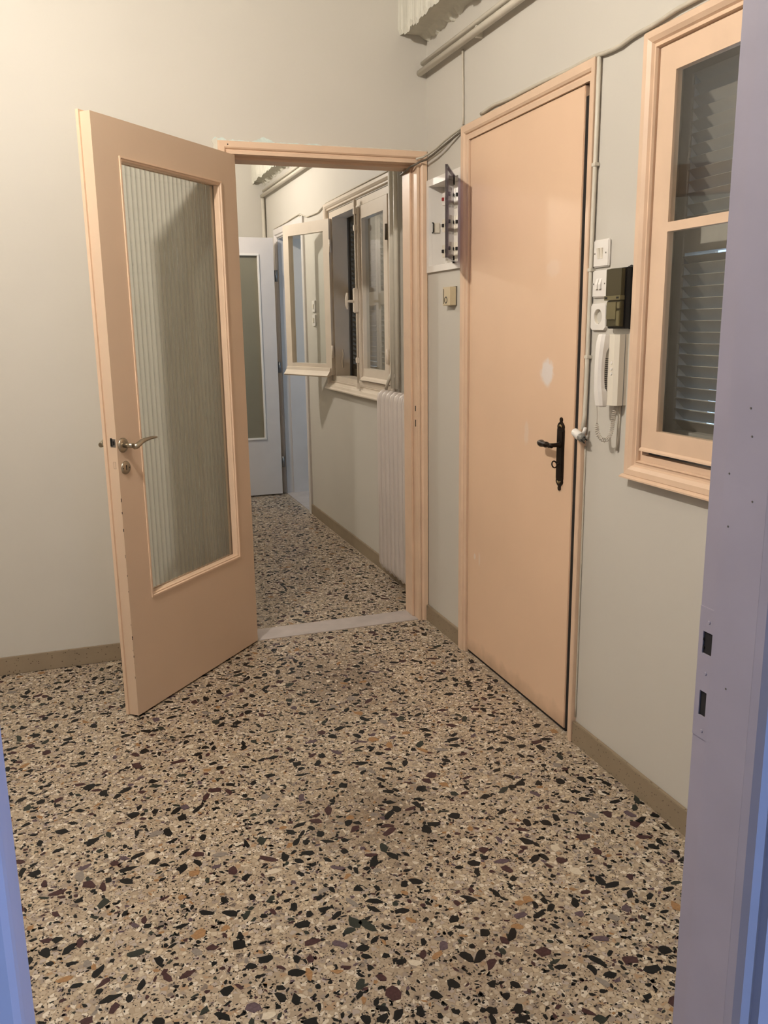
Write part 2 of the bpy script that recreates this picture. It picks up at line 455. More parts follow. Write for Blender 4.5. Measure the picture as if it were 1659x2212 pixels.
# the room the camera stands in
struct('wall_bedroom_back', bx(-2.8, 1.3, -6.6, -6.5, 0, CH), WALL, 'wall at the back of the room behind the camera', 'wall')
struct('wall_bedroom_left', bx(-2.8, -2.7, -6.5, YFB, 0, CH), WALL, 'left wall of the room behind the camera', 'wall')
bm = bmesh.new(); slab(bm, 'x', 1.2, 1.3, (-6.5, YFB), (0, CH), [(-5.5, -4.1, 0.85, 2.35)])
struct('wall_bedroom_right', bm, WALL, 'wall with the daylight window of the room behind the camera', 'wall')
struct('ceiling_bedroom', bx(-2.8, 1.3, -6.6, YFB, CH, CH+0.1), CEIL, 'ceiling of the room behind the camera', 'ceiling')
# the room beside the hall
struct('wall_side_room_far', bx(HX+0.2, 2.6, 3.43, 3.53, 0, CH), BLUEW, 'pale blue wall seen through the doorway at the end of the hall', 'wall')
bm = bmesh.new(); slab(bm, 'y', 1.9, 2.0, (HX+0.2, 2.6), (0, CH), [(1.1, 2.4, 0.9, 2.3)])
struct('wall_side_room_near', bm, BLUEW, 'near wall of the side room with its window', 'wall')
struct('wall_side_room_right', bx(2.5, 2.6, 2.0, 3.43, 0, CH), BLUEW, 'outer wall of the side room', 'wall')
struct('ceiling_side_room', bx(HX+0.2, 2.6, 1.9, 3.53, CH, CH+0.1), CEIL, 'ceiling of the side room', 'ceiling')
struct('baseboard_side_room', bx(HX+0.205, 2.5, 3.416, 3.43, 0, 0.075), BROWN, 'dark brown baseboard in the blue side room', 'baseboard')

# ------------------------------------------------------------------ floor with its stone chips
bm = bmesh.new()
box(bm, XL-0.1, 1.3, -6.6, HY+0.1, -0.1, 0)
box(bm, 1.3, 2.6, 1.9, HY+0.1, -0.1, 0)
floor = struct('floor', bm, TERR, 'cream terrazzo floor with black, maroon and ochre stone chips', 'floor')
rng = np.random.default_rng(11)
CHIPM = [mat('chip_black', (17, 18, 19), 0.35, var=0.2, vscale=200, spec=0.2), mat('chip_green', (42, 46, 41), 0.35, var=0.2, vscale=200, spec=0.2),
         mat('chip_maroon', (62, 40, 41), 0.38, var=0.3, vscale=150, spec=0.2), mat('chip_ochre', (144, 110, 76), 0.4, var=0.2, vscale=150, spec=0.2),
         mat('chip_grey', (126, 118, 110), 0.4, var=0.15, vscale=150, spec=0.2), mat('chip_cream', (192, 180, 160), 0.38, var=0.08, vscale=150, spec=0.2),
         mat('chip_plum', (84, 70, 76), 0.38, var=0.3, vscale=150, spec=0.2)]
regions = [(-3.3, -0.016, -2.86, -0.0), (-1.2, 0.06, 0.15, HY-0.01)]
def sample(n_per_m2, r0, r1, probs, power=1.6):
    out = []
    for (x0, x1, y0, y1) in regions:
        n = int(n_per_m2*(x1-x0)*(y1-y0))
        p = np.stack([rng.uniform(x0+0.004, x1-0.004, n), rng.uniform(y0+0.004, y1-0.004, n)], 1)
        r = r0+(r1-r0)*rng.random(n)**power
        c = rng.choice(len(CHIPM), n, p=probs)
        out.append((p, r, c))
    return [np.concatenate([o[i] for o in out]) for i in range(3)]
big = sample(560, 0.0070, 0.0195, [.60, .09, .15, .05, .04, .03, .04], 2.0)
# keep the big ones apart
keep = []; grid = {}
for i in np.argsort(-big[1]):
    x, y = big[0][i]; r = big[1][i]; k = (int(x/0.04), int(y/0.04)); ok = True
    for dx in (-1, 0, 1):
        for dy in (-1, 0, 1):
            for j in grid.get((k[0]+dx, k[1]+dy), ()):
                if (big[0][j][0]-x)**2+(big[0][j][1]-y)**2 < (0.8*(r+big[1][j]))**2: ok = False
    if ok:
        keep.append(i); grid.setdefault(k, []).append(i)
keep = np.array(keep)
big = [b[keep] for b in big]
mid = sample(3100, 0.0030, 0.0074, [.46, .05, .09, .03, .07, .26, .04], 1.5)
small = sample(4600, 0.0011, 0.0030, [.70, .06, .10, .03, .03, .06, .02], 1.2)
def polys(p, r, nv):
    n = len(r)
    ang = (np.arange(nv)[None, :]+rng.uniform(-.38, .38, (n, nv)))*2*np.pi/nv
    rad = r[:, None]*rng.uniform(.62, 1.15, (n, nv))
    el = rng.uniform(1.0, 2.5, n); rot = rng.uniform(0, np.pi, n)
    x = np.cos(ang)*rad*np.sqrt(el)[:, None]; y = np.sin(ang)*rad/np.sqrt(el)[:, None]
    c, s = np.cos(rot)[:, None], np.sin(rot)[:, None]
    X = x*c-y*s+p[:, 0:1]; Y = x*s+y*c+p[:, 1:2]
    # never across the wall lines
    X = np.where(p[:, 1:2] < 0, np.minimum(X, -0.015), np.minimum(X, 0.064))
    Y = np.where(p[:, 1:2] < 0, np.minimum(Y, -0.002), np.maximum(Y, 0.148))
    return X, Y
BX, BY = polys(big[0], big[1], 8)
MX, MY = polys(mid[0], mid[1], 6)
SX, SY = polys(small[0], small[1], 5)
# the 300 chips that show largest are parts of their own
P = np.concatenate([big[0], np.zeros((len(big[1]), 1))], 1)-np.array(CAMP)
zc = P @ np.array(CF); px = 829.5+FPX*(P @ np.array(CR))/zc; py = 1106-FPX*(P @ np.array(CU))/zc
dist = np.linalg.norm(P, axis=1)
vis = (zc > 0) & (px > 10) & (px < 1480) & (py > 1340) & (py < 2212)
score = np.where(vis, big[1]**2*1.4085/dist**3, -1)
order = np.argsort(-score)[:300]
sel = np.zeros(len(big[1]), bool); sel[order] = True
for i in order:
    bm = bmesh.new()
    A = [bm.verts.new((BX[i][k]-big[0][i][0], BY[i][k]-big[0][i][1], 0.0006)) for k in range(8)]
    B = [bm.verts.new((BX[i][k]-big[0][i][0], BY[i][k]-big[0][i][1], -0.004)) for k in range(8)]
    bm.faces.new(A)
    for k in range(8): bm.faces.new((A[k], B[k], B[(k+1) % 8], A[(k+1) % 8]))
    o = obj('stone_chip', bm, CHIPM[int(big[2][i])], floor, world=False, recalc=False)
    o.location = (big[0][i][0], big[0][i][1], 0)
def flat_mesh(name, sets):
    verts = []; faces = []; mi = []; base = 0
    for X, Y, C, h in sets:
        n, nv = X.shape
        v = np.stack([X, Y, np.full_like(X, h)], 2).reshape(-1, 3)
        verts.append(v)
        idx = (np.arange(n*nv).reshape(n, nv)+base); faces += idx.tolist(); base += n*nv
        mi.append(C)
    me = bpy.data.meshes.new(name)
    me.from_pydata(np.concatenate(verts).tolist(), [], faces)
    for m in CHIPM: me.materials.append(m)
    me.polygons.foreach_set('material_index', np.concatenate(mi).astype(np.int32))
    o = bpy.data.objects.new(name, me); COL.objects.link(o); o.parent = floor
    o['kind'] = 'stuff'
    return o
flat_mesh('stone_chips', [(SX, SY, small[2], 0.0002), (MX, MY, mid[2], 0.00035), (BX[~sel], BY[~sel], big[2][~sel], 0.0005)])

# ------------------------------------------------------------------ skirtings and thresholds
def skirt(name, x0, x1, y0, y1, label, h=0.076):
    struct(name, bx(x0, x1, y0, y1, 0, h, bev=0.002), SKIRT, label, 'baseboard')
skirt('baseboard_back', XL, -0.912, -0.013, 0.0, 'brown speckled terrazzo baseboard left of the open glazed door')
skirt('baseboard_corner', -0.014, 0.0, -0.405, -0.0, 'short brown terrazzo baseboard between the doorway and entrance door')
skirt('baseboard_right', -0.014, 0.0, YF, -1.344, 'brown terrazzo baseboard under the room window')
skirt('baseboard_left', XL, XL+0.013, YF, -0.013, 'brown terrazzo baseboard along the left wall')
skirt('baseboard_hall', HX-0.014, HX, YB, 2.515, 'brown terrazzo baseboard along the hall under the radiator')
skirt('baseboard_hall_far', HXL, HX, HY-0.013, HY, 'brown terrazzo baseboard at the far end of the hall')
struct('trim_1', bx(-0.852, -0.04, 0.0, YB, -0.01, 0.003, bev=0.001), MARBLE, 'white marble threshold in the doorway to the hall', 'threshold')
struct('trim_2', bx(HX-0.005, HX+0.2, 2.60, 3.415, -0.01, 0.004, bev=0.001), MARBLE, 'white marble threshold of the side room doorway', 'threshold')

# ------------------------------------------------------------------ ragged plaster soffits over the pipes
def soffit(name, xw, xf, y0, y1, zb, label, seed):
    random.seed(seed)
    bm = bmesh.new(); n = int(abs(y1-y0)/0.011); prev = None
    sa = sb = 0
    for i in range(n+1):
        y = y0+(y1-y0)*i/n
        if i % 3 == 0: sa = random.uniform(-0.010, 0.006); sb = random.uniform(-0.016, 0.006)
        w1 = noise.noise(Vector((y*4, seed, 0)))*0.016
        w2 = noise.noise(Vector((y*5, seed+7, 0)))*0.022
        ja = sa+random.uniform(-0.003, 0.003); jb = sb+random.uniform(-0.004, 0.004)
        ring = [(xf+random.uniform(-.002, .002), y, CH), (xf+random.uniform(-.003, .003), y, zb+0.02+w1+ja), (xf+0.006, y, zb+w1+ja),
                (xf+0.03, y, zb+0.012+w1*.5), (xw-0.03, y, zb+0.010+w2*.5), (xw-0.012, y, zb+w2+jb), (xw, y, zb-0.004+w2+jb), (xw, y, CH)]
        r = [bm.verts.new(c) for c in ring]
        if prev:
            for k in range(7): bm.faces.new((prev[k], prev[k+1], r[k+1], r[k]))
        else: bm.faces.new(r)
        prev = r
    bm.faces.new(prev[::-1])
    return struct(name, bm, PLAST, label, 'soffit')
soffit('trim_3', 0.0, -0.125, YF, 0.0, 2.585, 'ragged plaster soffit above the pipes over the entrance door', 3)
soffit('trim_4', HX, -0.025, YB, HY, 2.575, 'ragged plaster soffit along the top of the hall wall', 9)

# ------------------------------------------------------------------ door_1: entrance door in the right wall
d1 = thing('door_1', 'peach painted flush entrance door with dark bronze lock plate', 'door', (0, -0.4555, 0), 0, None, 'structure')
def casing_profile(flip, w, d):
    """(across, out) outline of a moulded casing: thick rounded outer part, a groove, thin inner fillet"""
    return [(0, 0), (0, d*.85), (w*.06, d), (w*.45, d*.95), (w*.58, d*.72), (w*.62, d*.42), (w*.70, d*.42), (w*.74, d*.6), (w, d*.5), (w, 0)]
def frame_mesh(bm, plane, pos, sgn, u0, u1, v0, v1, prof, bottom=False):
    """mitred moulding round a rectangle; outer edges u0,u1,v0,v1; prof (inward, outward) ; plane 'x' or 'y'"""
    corners = [(u0, v0, 1, 1 if bottom else 0), (u0, v1, 1, -1), (u1, v1, -1, -1), (u1, v0, -1, 1 if bottom else 0)]
    rings = []
    for (u, v, du, dv) in corners:
        ring = []
        for (a, o) in prof:
            uu = u+du*a; vv = v+dv*a; t = pos+sgn*o
            ring.append(bm.verts.new((t, uu, vv) if plane == 'x' else (uu, t, vv)))
        rings.append(ring)
    n = len(prof); m = len(rings)
    for i in range(m if bottom else m-1):
        A, B = rings[i], rings[(i+1) % m]
        for k in range(n):
            bm.faces.new((A[k], A[(k+1) % n], B[(k+1) % n], B[k]))
    if not bottom:
        bm.faces.new(rings[0]); bm.faces.new(rings[-1][::-1])
bm = bmesh.new(); frame_mesh(bm, 'x', 0.0, -1, -1.368, -0.402, 0.0, 2.156, casing_profile(0, 0.056, 0.02))
for v in bm.verts:
    if v.co.y < -1.2: v.co.y = -1.308+(v.co.y+1.312)*0.62
obj('casing', bm, PEACHW, d1)
bm = bmesh.new()
box(bm, 0.001, 0.11, -1.322, -1.309, 0, 2.122); box(bm, 0.001, 0.11, -0.456, -0.447, 0, 2.122)
box(bm, 0.001, 0.11, -1.322, -0.447, 2.104, 2.122)
box(bm, 0.062, 0.11, -1.30, -1.262, 0, 2.104); box(bm, 0.062, 0.11, -0.48, -0.456, 0, 2.104); box(bm, 0.062, 0.11, -1.30, -0.456, 2.075, 2.104)
box(bm, 0.062, 0.11, -1.30, -0.456, 0, 0.02)
obj('frame', bm, PEACHW, d1)
leaf = obj('leaf', bx(-0.002, 0.048, -1.271, -0.4605, 0.013, 2.099, bev=0.002), LEAFP, d1)
obj('gap_shade', bx(0.003, 0.061, -1.3085, -1.2715, 0.012, 2.066), DARK, d1)  # dark strip painted in for the deep shade between leaf and casing
obj('sill_shade', bx(0.004, 0.061, -1.2712, -0.4605, 0.001, 0.0125), DARK, d1)  # dark strip standing in for the shade under the leaf
# lock plate with ornamental ends
lp = []
half = [(0.0, 0.124), (0.0045, 0.121), (0.006, 0.115), (0.0042, 0.110), (0.006, 0.107), (0.0095, 0.104), (0.0135, 0.099), (0.0155, 0.093), (0.0145, 0.087), (0.0158, 0.080), (0.0158, 0.0)]
right = half; pts = [(a, b) for a, b in right] + [(a, -b) for a, b in right[::-1][1:]]
pts = [(a*1.36, b) for a, b in pts]
left = [(-a, b) for a, b in pts[::-1][1:-1]]
pts = pts+left
PYC, PZC = -1.196, 0.974
bm = bmesh.new(); prism(bm, [(PYC+a, PZC+b) for a, b in pts], 'x', -0.0065, -0.0018)
bmesh.ops.recalc_face_normals(bm, faces=bm.faces)
box(bm, -0.0078, -0.0060, PYC-0.0155, PYC+0.0155, PZC-0.078, PZC+0.078, bev=0.0012)
plate = obj('lock_plate', bm, BRONZE, d1); plate['label'] = 'dark bronze plate with pointed ornamental ends'
for s in (1, -1):
    bm = bmesh.new()
    for a in (-0.8, 0.0, 0.8):
        tube(bm, [(-0.0072, PYC+0.014*math.sin(a), PZC+s*(0.088+0.004*math.cos(a))), (-0.0076, PYC+0.009*math.sin(a), PZC+s*(0.095)), (-0.0072, PYC+0.002*math.sin(a), PZC+s*0.100)], [0.0016, 0.0024, 0.0013], 6)
    obj('worn_ornament', bm, BRASSW, plate)
# lever: turned neck then carved grip
bm = bmesh.new()
hz = 1.006
lathe(bm, [(0, 0.011), (0.004, 0.0115), (0.008, 0.009), (0.014, 0.0075), (0.03, 0.007), (0.046, 0.008)], (-0.004, PYC, hz), (-1, 0, 0), 16)
tube(bm, [(-0.040, PYC-0.004, hz-.001), (-0.042, PYC+0.012, hz-.001), (-0.043, PYC+0.022, hz), (-0.043, PYC+0.030, hz-.001), (-0.042, PYC+0.038, hz-.001), (-0.041, PYC+0.052, hz-.001), (-0.039, PYC+0.068, hz-.001), (-0.037, PYC+0.084, hz-.001), (-0.036, PYC+0.092, hz-.001)],
     [0.0085, 0.0062, 0.0095, 0.0108, 0.0080, 0.0105, 0.0125, 0.0095, 0.003], 14)
hd = obj('lever_handle', bm, BRONZE, d1)
bm = bmesh.new(); kz = 0.941
tube(bm, [(-0.003, PYC, kz), (-0.018, PYC, kz)], 0.003, 8)
ring = [(-0.026+0.009*math.cos(a), PYC+0.004*math.sin(a), kz+0.0105*math.sin(a)) for a in np.linspace(0, 2*PI, 21)]
tube(bm, ring, 0.0024, 8, cap=False)
k = obj('key', bm, BRONZE, d1)
# ------------------------------------------------------------------ door_2: doorway to the hall with the open glazed leaf
TH = 0.8248
HINGE = (-0.8406, -0.0119, 0.0)
d2 = thing('door_2', 'peach door with ribbed glass pane standing open at the hall doorway', 'door', HINGE, PI+TH, None, 'structure')
LW, LH, LB = 0.8288, 2.084, 0.008
bm = bmesh.new(); slab(bm, 'y', -0.046, 0.0, (0.0, LW), (LB, LH), [(0.108, 0.706, 0.428, 1.968)])
leaf2 = obj('leaf', bm, PEACH, d2, world=False)
bm = bmesh.new()
box(bm, LW, LW+0.007, -0.052, -0.040, LB, LH+0.007); box(bm, 0.0, LW, -0.052, -0.040, LH, LH+0.007)
obj('rebate_lip', bm, PEACHW, d2, world=False)
# mitred glazing beads, a stepped profile sinking to the glass
def bead(name, y_front, y_back, out):
    bm = bmesh.new()
    prof = [(0.0, y_back), (0.0, y_front), (0.006, y_front), (0.009, y_front-out), (0.013, y_front-out), (0.016, y_front-2*out), (0.016, y_back)]
    for (u, v, du, dv) in [(0.108, .428, 1, 1)]:
        pass
    cs = [(0.108, 0.428, 1, 1), (0.108, 1.968, 1, -1), (0.706, 1.968, -1, -1), (0.706, 0.428, -1, 1)]
    rings = [[bm.verts.new((u+du*a, y, v+dv*a)) for (a, y) in prof] for (u, v, du, dv) in cs]
    n = len(prof)
    for i in range(4):
        A, B = rings[i], rings[(i+1) % 4]
        for k in range(n): bm.faces.new((A[k], A[(k+1) % n], B[(k+1) % n], B[k]))
    return obj(name, bm, PEACHW, d2, world=False)
bead('glazing_bead', 0.004, -0.026, 0.005)
bead('glazing_bead', -0.050, -0.034, -0.004)
# ribbed glass: reeds modelled on the back face
bm = bmesh.new()
NR = 22; u0, u1 = 0.121, 0.693; pit = (u1-u0)/NR
fr, bk = [], []
for i in range(NR):
    for k in range(8):
        t = k/8; u = u0+(i+t)*pit
        h = 0.0070*math.sqrt(max(0, 1-(2*t-1)**2*0.92))
        bk.append((u, -0.0305-h+0.001))
bk.append((u1, -0.0305))
for (z0, z1) in [(0.441, 1.955)]:
    fa = [bm.verts.new((u, -0.0265, z0)) for u in (u0, u1)]; fb = [bm.verts.new((u, -0.0265, z1)) for u in (u0, u1)]
    ba = [bm.verts.new((u, y, z0)) for u, y in bk]; bb = [bm.verts.new((u, y, z1)) for u, y in bk]
    bm.faces.new((fa[0], fa[1], fb[1], fb[0]))
    for i in range(len(bk)-1):
        f = bm.faces.new((ba[i], bb[i], bb[i+1], ba[i+1])); f.material_index = 1
    bm.faces.new(ba+[fa[1], fa[0]]); bm.faces.new(bb[::-1]+[fb[0], fb[1]])
    bm.faces.new((fa[0], fb[0], bb[0], ba[0])); bm.faces.new((fa[1], ba[-1], bb[-1], fb[1]))
gp = obj('glass_pane', bm, GLASS, d2, world=False); gp.data.materials.append(RIBBED); gp['label'] = 'vertically ribbed translucent glass'
# lever handles on both faces with round roses
def lever(side):
    y0 = 0.0 if side > 0 else -0.046
    bm = bmesh.new()
    lathe(bm, [(0, 0.0255), (0.003, 0.0255), (0.006, 0.023), (0.0065, 0.012)], (0.798, y0, 1.010), (0, side, 0), 26)
    r = obj('handle_rose', bm, NICKEL, d2, world=False)
    bm = bmesh.new()
    Y = lambda d: y0+side*d
    tube(bm, [(0.798, Y(0.004), 1.010), (0.797, Y(0.03), 1.010), (0.796, Y(0.044), 1.010)], [0.0095, 0.0095, 0.0085], 14)
    tube(bm, [(0.800, Y(0.050), 1.006), (0.789, Y(0.053), 1.008), (0.778, Y(0.055), 1.014), (0.764, Y(0.056), 1.021), (0.742, Y(0.056), 1.025), (0.715, Y(0.055), 1.027), (0.690, Y(0.053), 1.026), (0.676, Y(0.052), 1.025)],
         [0.009, 0.0100, 0.0098, 0.0088, 0.0072, 0.0058, 0.0046, 0.003], 12)
    obj('lever', bm, NICKEL, r, world=False)
    bm = bmesh.new()
    lathe(bm, [(0, 0.0235), (0.002, 0.0235), (0.0042, 0.0215), (0.0046, 0.006)], (0.793, y0, 0.930), (0, side, 0), 26)
    e = obj('keyhole_rose', bm, NICKEL, d2, world=False)
    bm = bmesh.new()
    lathe(bm, [(0, 0.0035), (0.0006, 0.0035)], (0.793, y0+side*0.0046, 0.936), (0, side, 0), 12)
    box(bm, 0.7910, 0.7950, y0+side*0.0046, y0+side*0.0052, 0.921, 0.936)
    for du in (-0.016, 0.016): lathe(bm, [(0, 0.0022), (0.0007, 0.0022)], (0.793+du, y0+side*0.0042, 0.929), (0, side, 0), 8)
    obj('keyhole', bm, BLACK, e, world=False)
lever(1); lever(-1)
bm = bmesh.new(); box(bm, LW-0.001, LW+0.0012, -0.026, -0.004, 1.006, 1.034)
lt = obj('latch_plate', bm, STEEL, d2, world=False)
bm = bmesh.new(); box(bm, LW+0.001, LW+0.002, -0.0255, -0.017, 1.009, 1.037); box(bm, LW+0.001, LW+0.0022, -0.0145, -0.008, 1.013, 1.027)
obj('latch_hollow', bm, BLACK, lt, world=False)
bm = bmesh.new()
for (a, b, c, d) in ((-0.020, -0.0192, 0.930, 0.954), (-0.0108, -0.010, 0.930, 0.954), (-0.020, -0.010, 0.930, 0.9307), (-0.020, -0.010, 0.9533, 0.954)):
    box(bm, LW-0.0005, LW+0.0004, a, b, c, d)
obj('bolt_outline', bm, CABLED, d2, world=False)
random.seed(5)
bm = bmesh.new()
for i in range(16):
    z = random.uniform(0.1, 0.92); yy = random.choice((-0.0005, -0.0015)); s = random.uniform(0.001, 0.0028)
    box(bm, LW-s*.8, LW+0.0004, yy-s*.3, yy+0.0008, z, z+s*random.uniform(1.5, 5))
obj('paint_chip_marks', bm, DARK, d2, world=False)['kind'] = 'stuff'
for z in (0.25, 1.08, 1.86):
    bm = bmesh.new(); tube(bm, [(0.0, -0.052, z-0.045), (0.0, -0.052, z+0.045)], 0.007, 10); obj('hinge', bm, PEACHW, d2, world=False)

# doorway casing and jambs (its own trim)
t5 = thing('trim_5', 'peach moulded wooden frame round the hall doorway', 'door frame', (-0.905, 0, 0), 0, None, 'structure')
prof = [(0, 0), (0, 0.012), (0.004, 0.017), (0.024, 0.016), (0.029, 0.012), (0.031, 0.006), (0.036, 0.006), (0.038, 0.010), (0.049, 0.009), (0.049, 0)]
bm = bmesh.new(); frame_mesh(bm, 'y', 0.0, -1, -0.906, -0.0015, 0.0, 2.137, prof)
obj('casing', bm, PEACHW, t5)
bm = bx(-0.0505, -0.036, 0.0005, YB, 0.0, 2.0985); box(bm, -0.061, -0.0505, 0.050, YB, 0.003, 2.087, bev=0.002)
obj('jamb', bm, PEACHW, t5)
bm = bx(-0.855, -0.848, 0.0005, YB, 0.0, 2.0985); box(bm, -0.848, -0.838, 0.050, YB, 0.003, 2.087, bev=0.002)
obj('jamb', bm, PEACHW, t5)
bm = bmesh.new(); box(bm, -0.848, -0.0505, 0.0005, YB, 2.087, 2.0985); box(bm, -0.848, -0.0505, 0.05, YB, 2.077, 2.087)
obj('head', bm, PEACHW, t5)
for (za, zb) in ((1.012, 1.036), (0.940, 0.972)): obj('strike_slot', bx(-0.0512, -0.0500, 0.016, 0.026, za, zb), DARK, t5)
prof2 = [(0, 0), (0, 0.012), (0.03, 0.014), (0.045, 0.008), (0.045, 0)]
bm = bmesh.new(); frame_mesh(bm, 'y', YB, 1, -0.90, -0.006, 0.0, 2.132, prof2)
obj('casing', bm, CREAM, t5)
bm = bmesh.new(); lathe(bm, [(0, 0.003), (0.002, 0.002)], (-0.867, -0.0165, 2.122), (0, -1, 0), 8)
obj('nail', bm, BLACK, t5)
# bared plaster along the top of the lintel
random.seed(21)
bm = bmesh.new()
def flake(x0, x1, hmax, hmin=0.004, base=2.135):
    n = max(6, int((x1-x0)/0.006)); top = []; bot = []
    for i in range(n+1):
        x = x0+(x1-x0)*i/n
        env = min(1, 4*min(i, n-i)/n+0.12)
        h = hmin+(hmax-hmin)*env*(0.5+0.5*noise.noise(Vector((x*38, 3.3, 0))))+random.uniform(-.0015, .0015)
        top.append((x, base+max(0.001, h)))
    pts = top+[(x1, base-0.004), (x0, base-0.004)]
    prism(bm, pts, 'y', -0.0018-random.uniform(0, .0008), 0.0)
flake(-0.925, -0.868, 0.026); flake(-0.862, -0.775, 0.012); flake(-0.765, -0.672, 0.030); flake(-0.665, -0.56, 0.010); flake(-0.55, -0.47, 0.014)
o = obj('bared_plaster', bm, FLAKE, wall_back); o['label'] = 'pale blue plaster bared along the lintel'
bm = bmesh.new()
flake(-0.46, -0.33, 0.009); flake(-0.32, -0.13, 0.008); flake(-0.12, -0.01, 0.008)
pts = [(-0.912, 2.06), (-0.917, 2.08), (-0.926, 2.10), (-0.921, 2.12), (-0.930, 2.135), (-0.905, 2.15), (-0.903, 2.06)]
prism(bm, pts, 'y', -0.002, 0.0)
o = obj('crumbled_edge', bm, PLAST, wall_back)

# ------------------------------------------------------------------ trim_6: frame of the doorway the camera looks through
t6 = thing('trim_6', 'greyish white door frame close to the camera with strike plate holes', 'door frame', (-0.81, YF, 0), 0, None, 'structure')
def near_jamb(xj, s):
    """s=+1 right jamb (face looks to -x), s=-1 left jamb"""
    bm = bmesh.new()
    holes = [(-2.903, -2.887, 1.014, 1.042), (-2.900, -2.888, 0.934, 0.966)] if s > 0 else []
    # face strip carrying the strike plate, with its two mortices
    slab(bm, 'x', xj, xj+s*0.02, (-2.912, YF+0.004), (0, 2.14), holes)
    box(bm, xj-s*0.009, xj+s*0.02, YFB+0.0062, -2.912, 0, 2.14)
    if s > 0: box(bm, xj+0.014, xj+0.0205, -2.91, -2.885, 0.92, 1.05)
    o = obj('jamb', bm, JAMB, t6)
    if s > 0:
        bm = bmesh.new(); slab(bm, 'x', xj-0.0012, xj+0.0002, (-2.909, -2.8795), (0.905, 1.072), holes)
        sp = obj('strike_plate', bm, JAMB, t6); sp['label'] = 'painted over strike plate with two dark slots'
        bm = bmesh.new()
        for h in holes: box(bm, xj+0.0005, xj+0.0138, h[0]+0.0002, h[1]-0.0002, h[2]+0.0002, h[3]-0.0002)
        box(bm, xj-0.0008, xj+0.002, -2.8892, -2.8872, 1.020, 1.023); box(bm, xj-0.0008, xj+0.002, -2.8885, -2.887, 1.030, 1.033)
        obj('mortice_shade', bm, DARK, sp)  # dark boxes filling the two holes, colour in place of their inner shade
        bm = bmesh.new()
        for zz in (1.055, 0.915, 0.99): lathe(bm, [(0, 0.0028), (0.0012, 0.0015)], (xj-0.0008, -2.896, zz), (-1, 0, 0), 8)
        obj('screw_head', bm, JAMB, sp)
    # casing on the camera's side: stepped moulding
    x2 = xj-s*0.009
    prof = [(x2, YFB+0.006), (x2+s*0.001, YFB-0.006), (x2+s*0.006, YFB-0.014), (x2+s*0.016, YFB-0.017), (x2+s*0.019, YFB-0.012), (x2+s*0.024, YFB-0.012),
            (x2+s*0.028, YFB-0.020), (x2+s*0.055, YFB-0.022), (x2+s*0.062, YFB-0.016), (x2+s*0.062, YFB+0.006)]
    bm = bmesh.new(); prism(bm, prof, 'z', 0, 2.16); obj('casing', bm, JAMB, t6)
    return o
XJR, XJL = -0.8085, -1.5945
near_jamb(XJR, 1); near_jamb(XJL, -1)
bm = bmesh.new(); box(bm, XJL-0.02, XJR+0.02, YFB, YF+0.004, 2.115, 2.14); obj('head', bm, JAMB, t6)
random.seed(8)
bm = bmesh.new()
for (z, y) in ((1.315, -2.945), (1.285, -2.95), (1.215, -2.958), (1.24, -2.92), (1.18, -2.924), (0.99, -2.94)):
    lathe(bm, [(0, 0.0013), (0.0004, 0.0012)], (XJR-0.009, y, z), (-1, 0, 0), 7)
obj('nail_marks', bm, CABLED, t6)['kind'] = 'stuff'

# ------------------------------------------------------------------ windows
def sash_mesh(bm, axis_u0, axis_u1, z0, z1, x0, x1, stile, top, bot, bars=()):
    """a sash in the plane x; holes between the rails"""
    zs = [z0+bot]+[b for bar in bars for b in bar]+[z1-top]
    holes = [(axis_u0+stile, axis_u1-stile, zs[i], zs[i+1]) for i in range(0, len(zs), 2)]
    slab(bm, 'x', x0, x1, (axis_u0, axis_u1), (z0, z1), holes)
    return holes
def shutter(parent, y0, y1, x, z0, z1, rails, matl, pitch=0.0295, gap_below=None, slat_ref={}):
    """louvred leaf: stiles and rails, each slat a part; rails = list of (za, zb)"""
    st = 0.045
    bm = bmesh.new()
    holes = [(y0+st, y1-st, rails[i][1], rails[i+1][0]) for i in range(len(rails)-1)]
    slab(bm, 'x', x, x+0.034, (y0, y1), (z0, z1), holes)
    sh = obj('shutter', bm, matl, parent)
    ref = None
    for gi, (a, b, za, zb) in enumerate(holes):
        n = int((zb-za)/pitch)
        pz = (zb-za)/n
        for i in range(n):
            zc = za+(i+0.5)*pz
            lower = gap_below and abs(zc-gap_below) < pz*0.5       # this slat has slipped and leaves a gap
            if ref is None:
                bm = bmesh.new()
                # inner edge high, outer edge low
                prism(bm, [(-0.004, pz*0.52), (0.001, pz*0.58), (0.036, -pz*0.46), (0.031, -pz*0.52)], 'y', a-0.004, b+0.004)
                ref = obj('slat', bm, matl, sh); ref.location = (x, 0, zc)
                # mesh is relative to root already; only lift
                ref.location = (x, 0, zc)
            else:
                o = ref.copy(); COL.objects.link(o); o.parent = sh; o.location = (x, 0, zc-(0.011 if lower else 0))
                o.name = 'slat'
    return sh

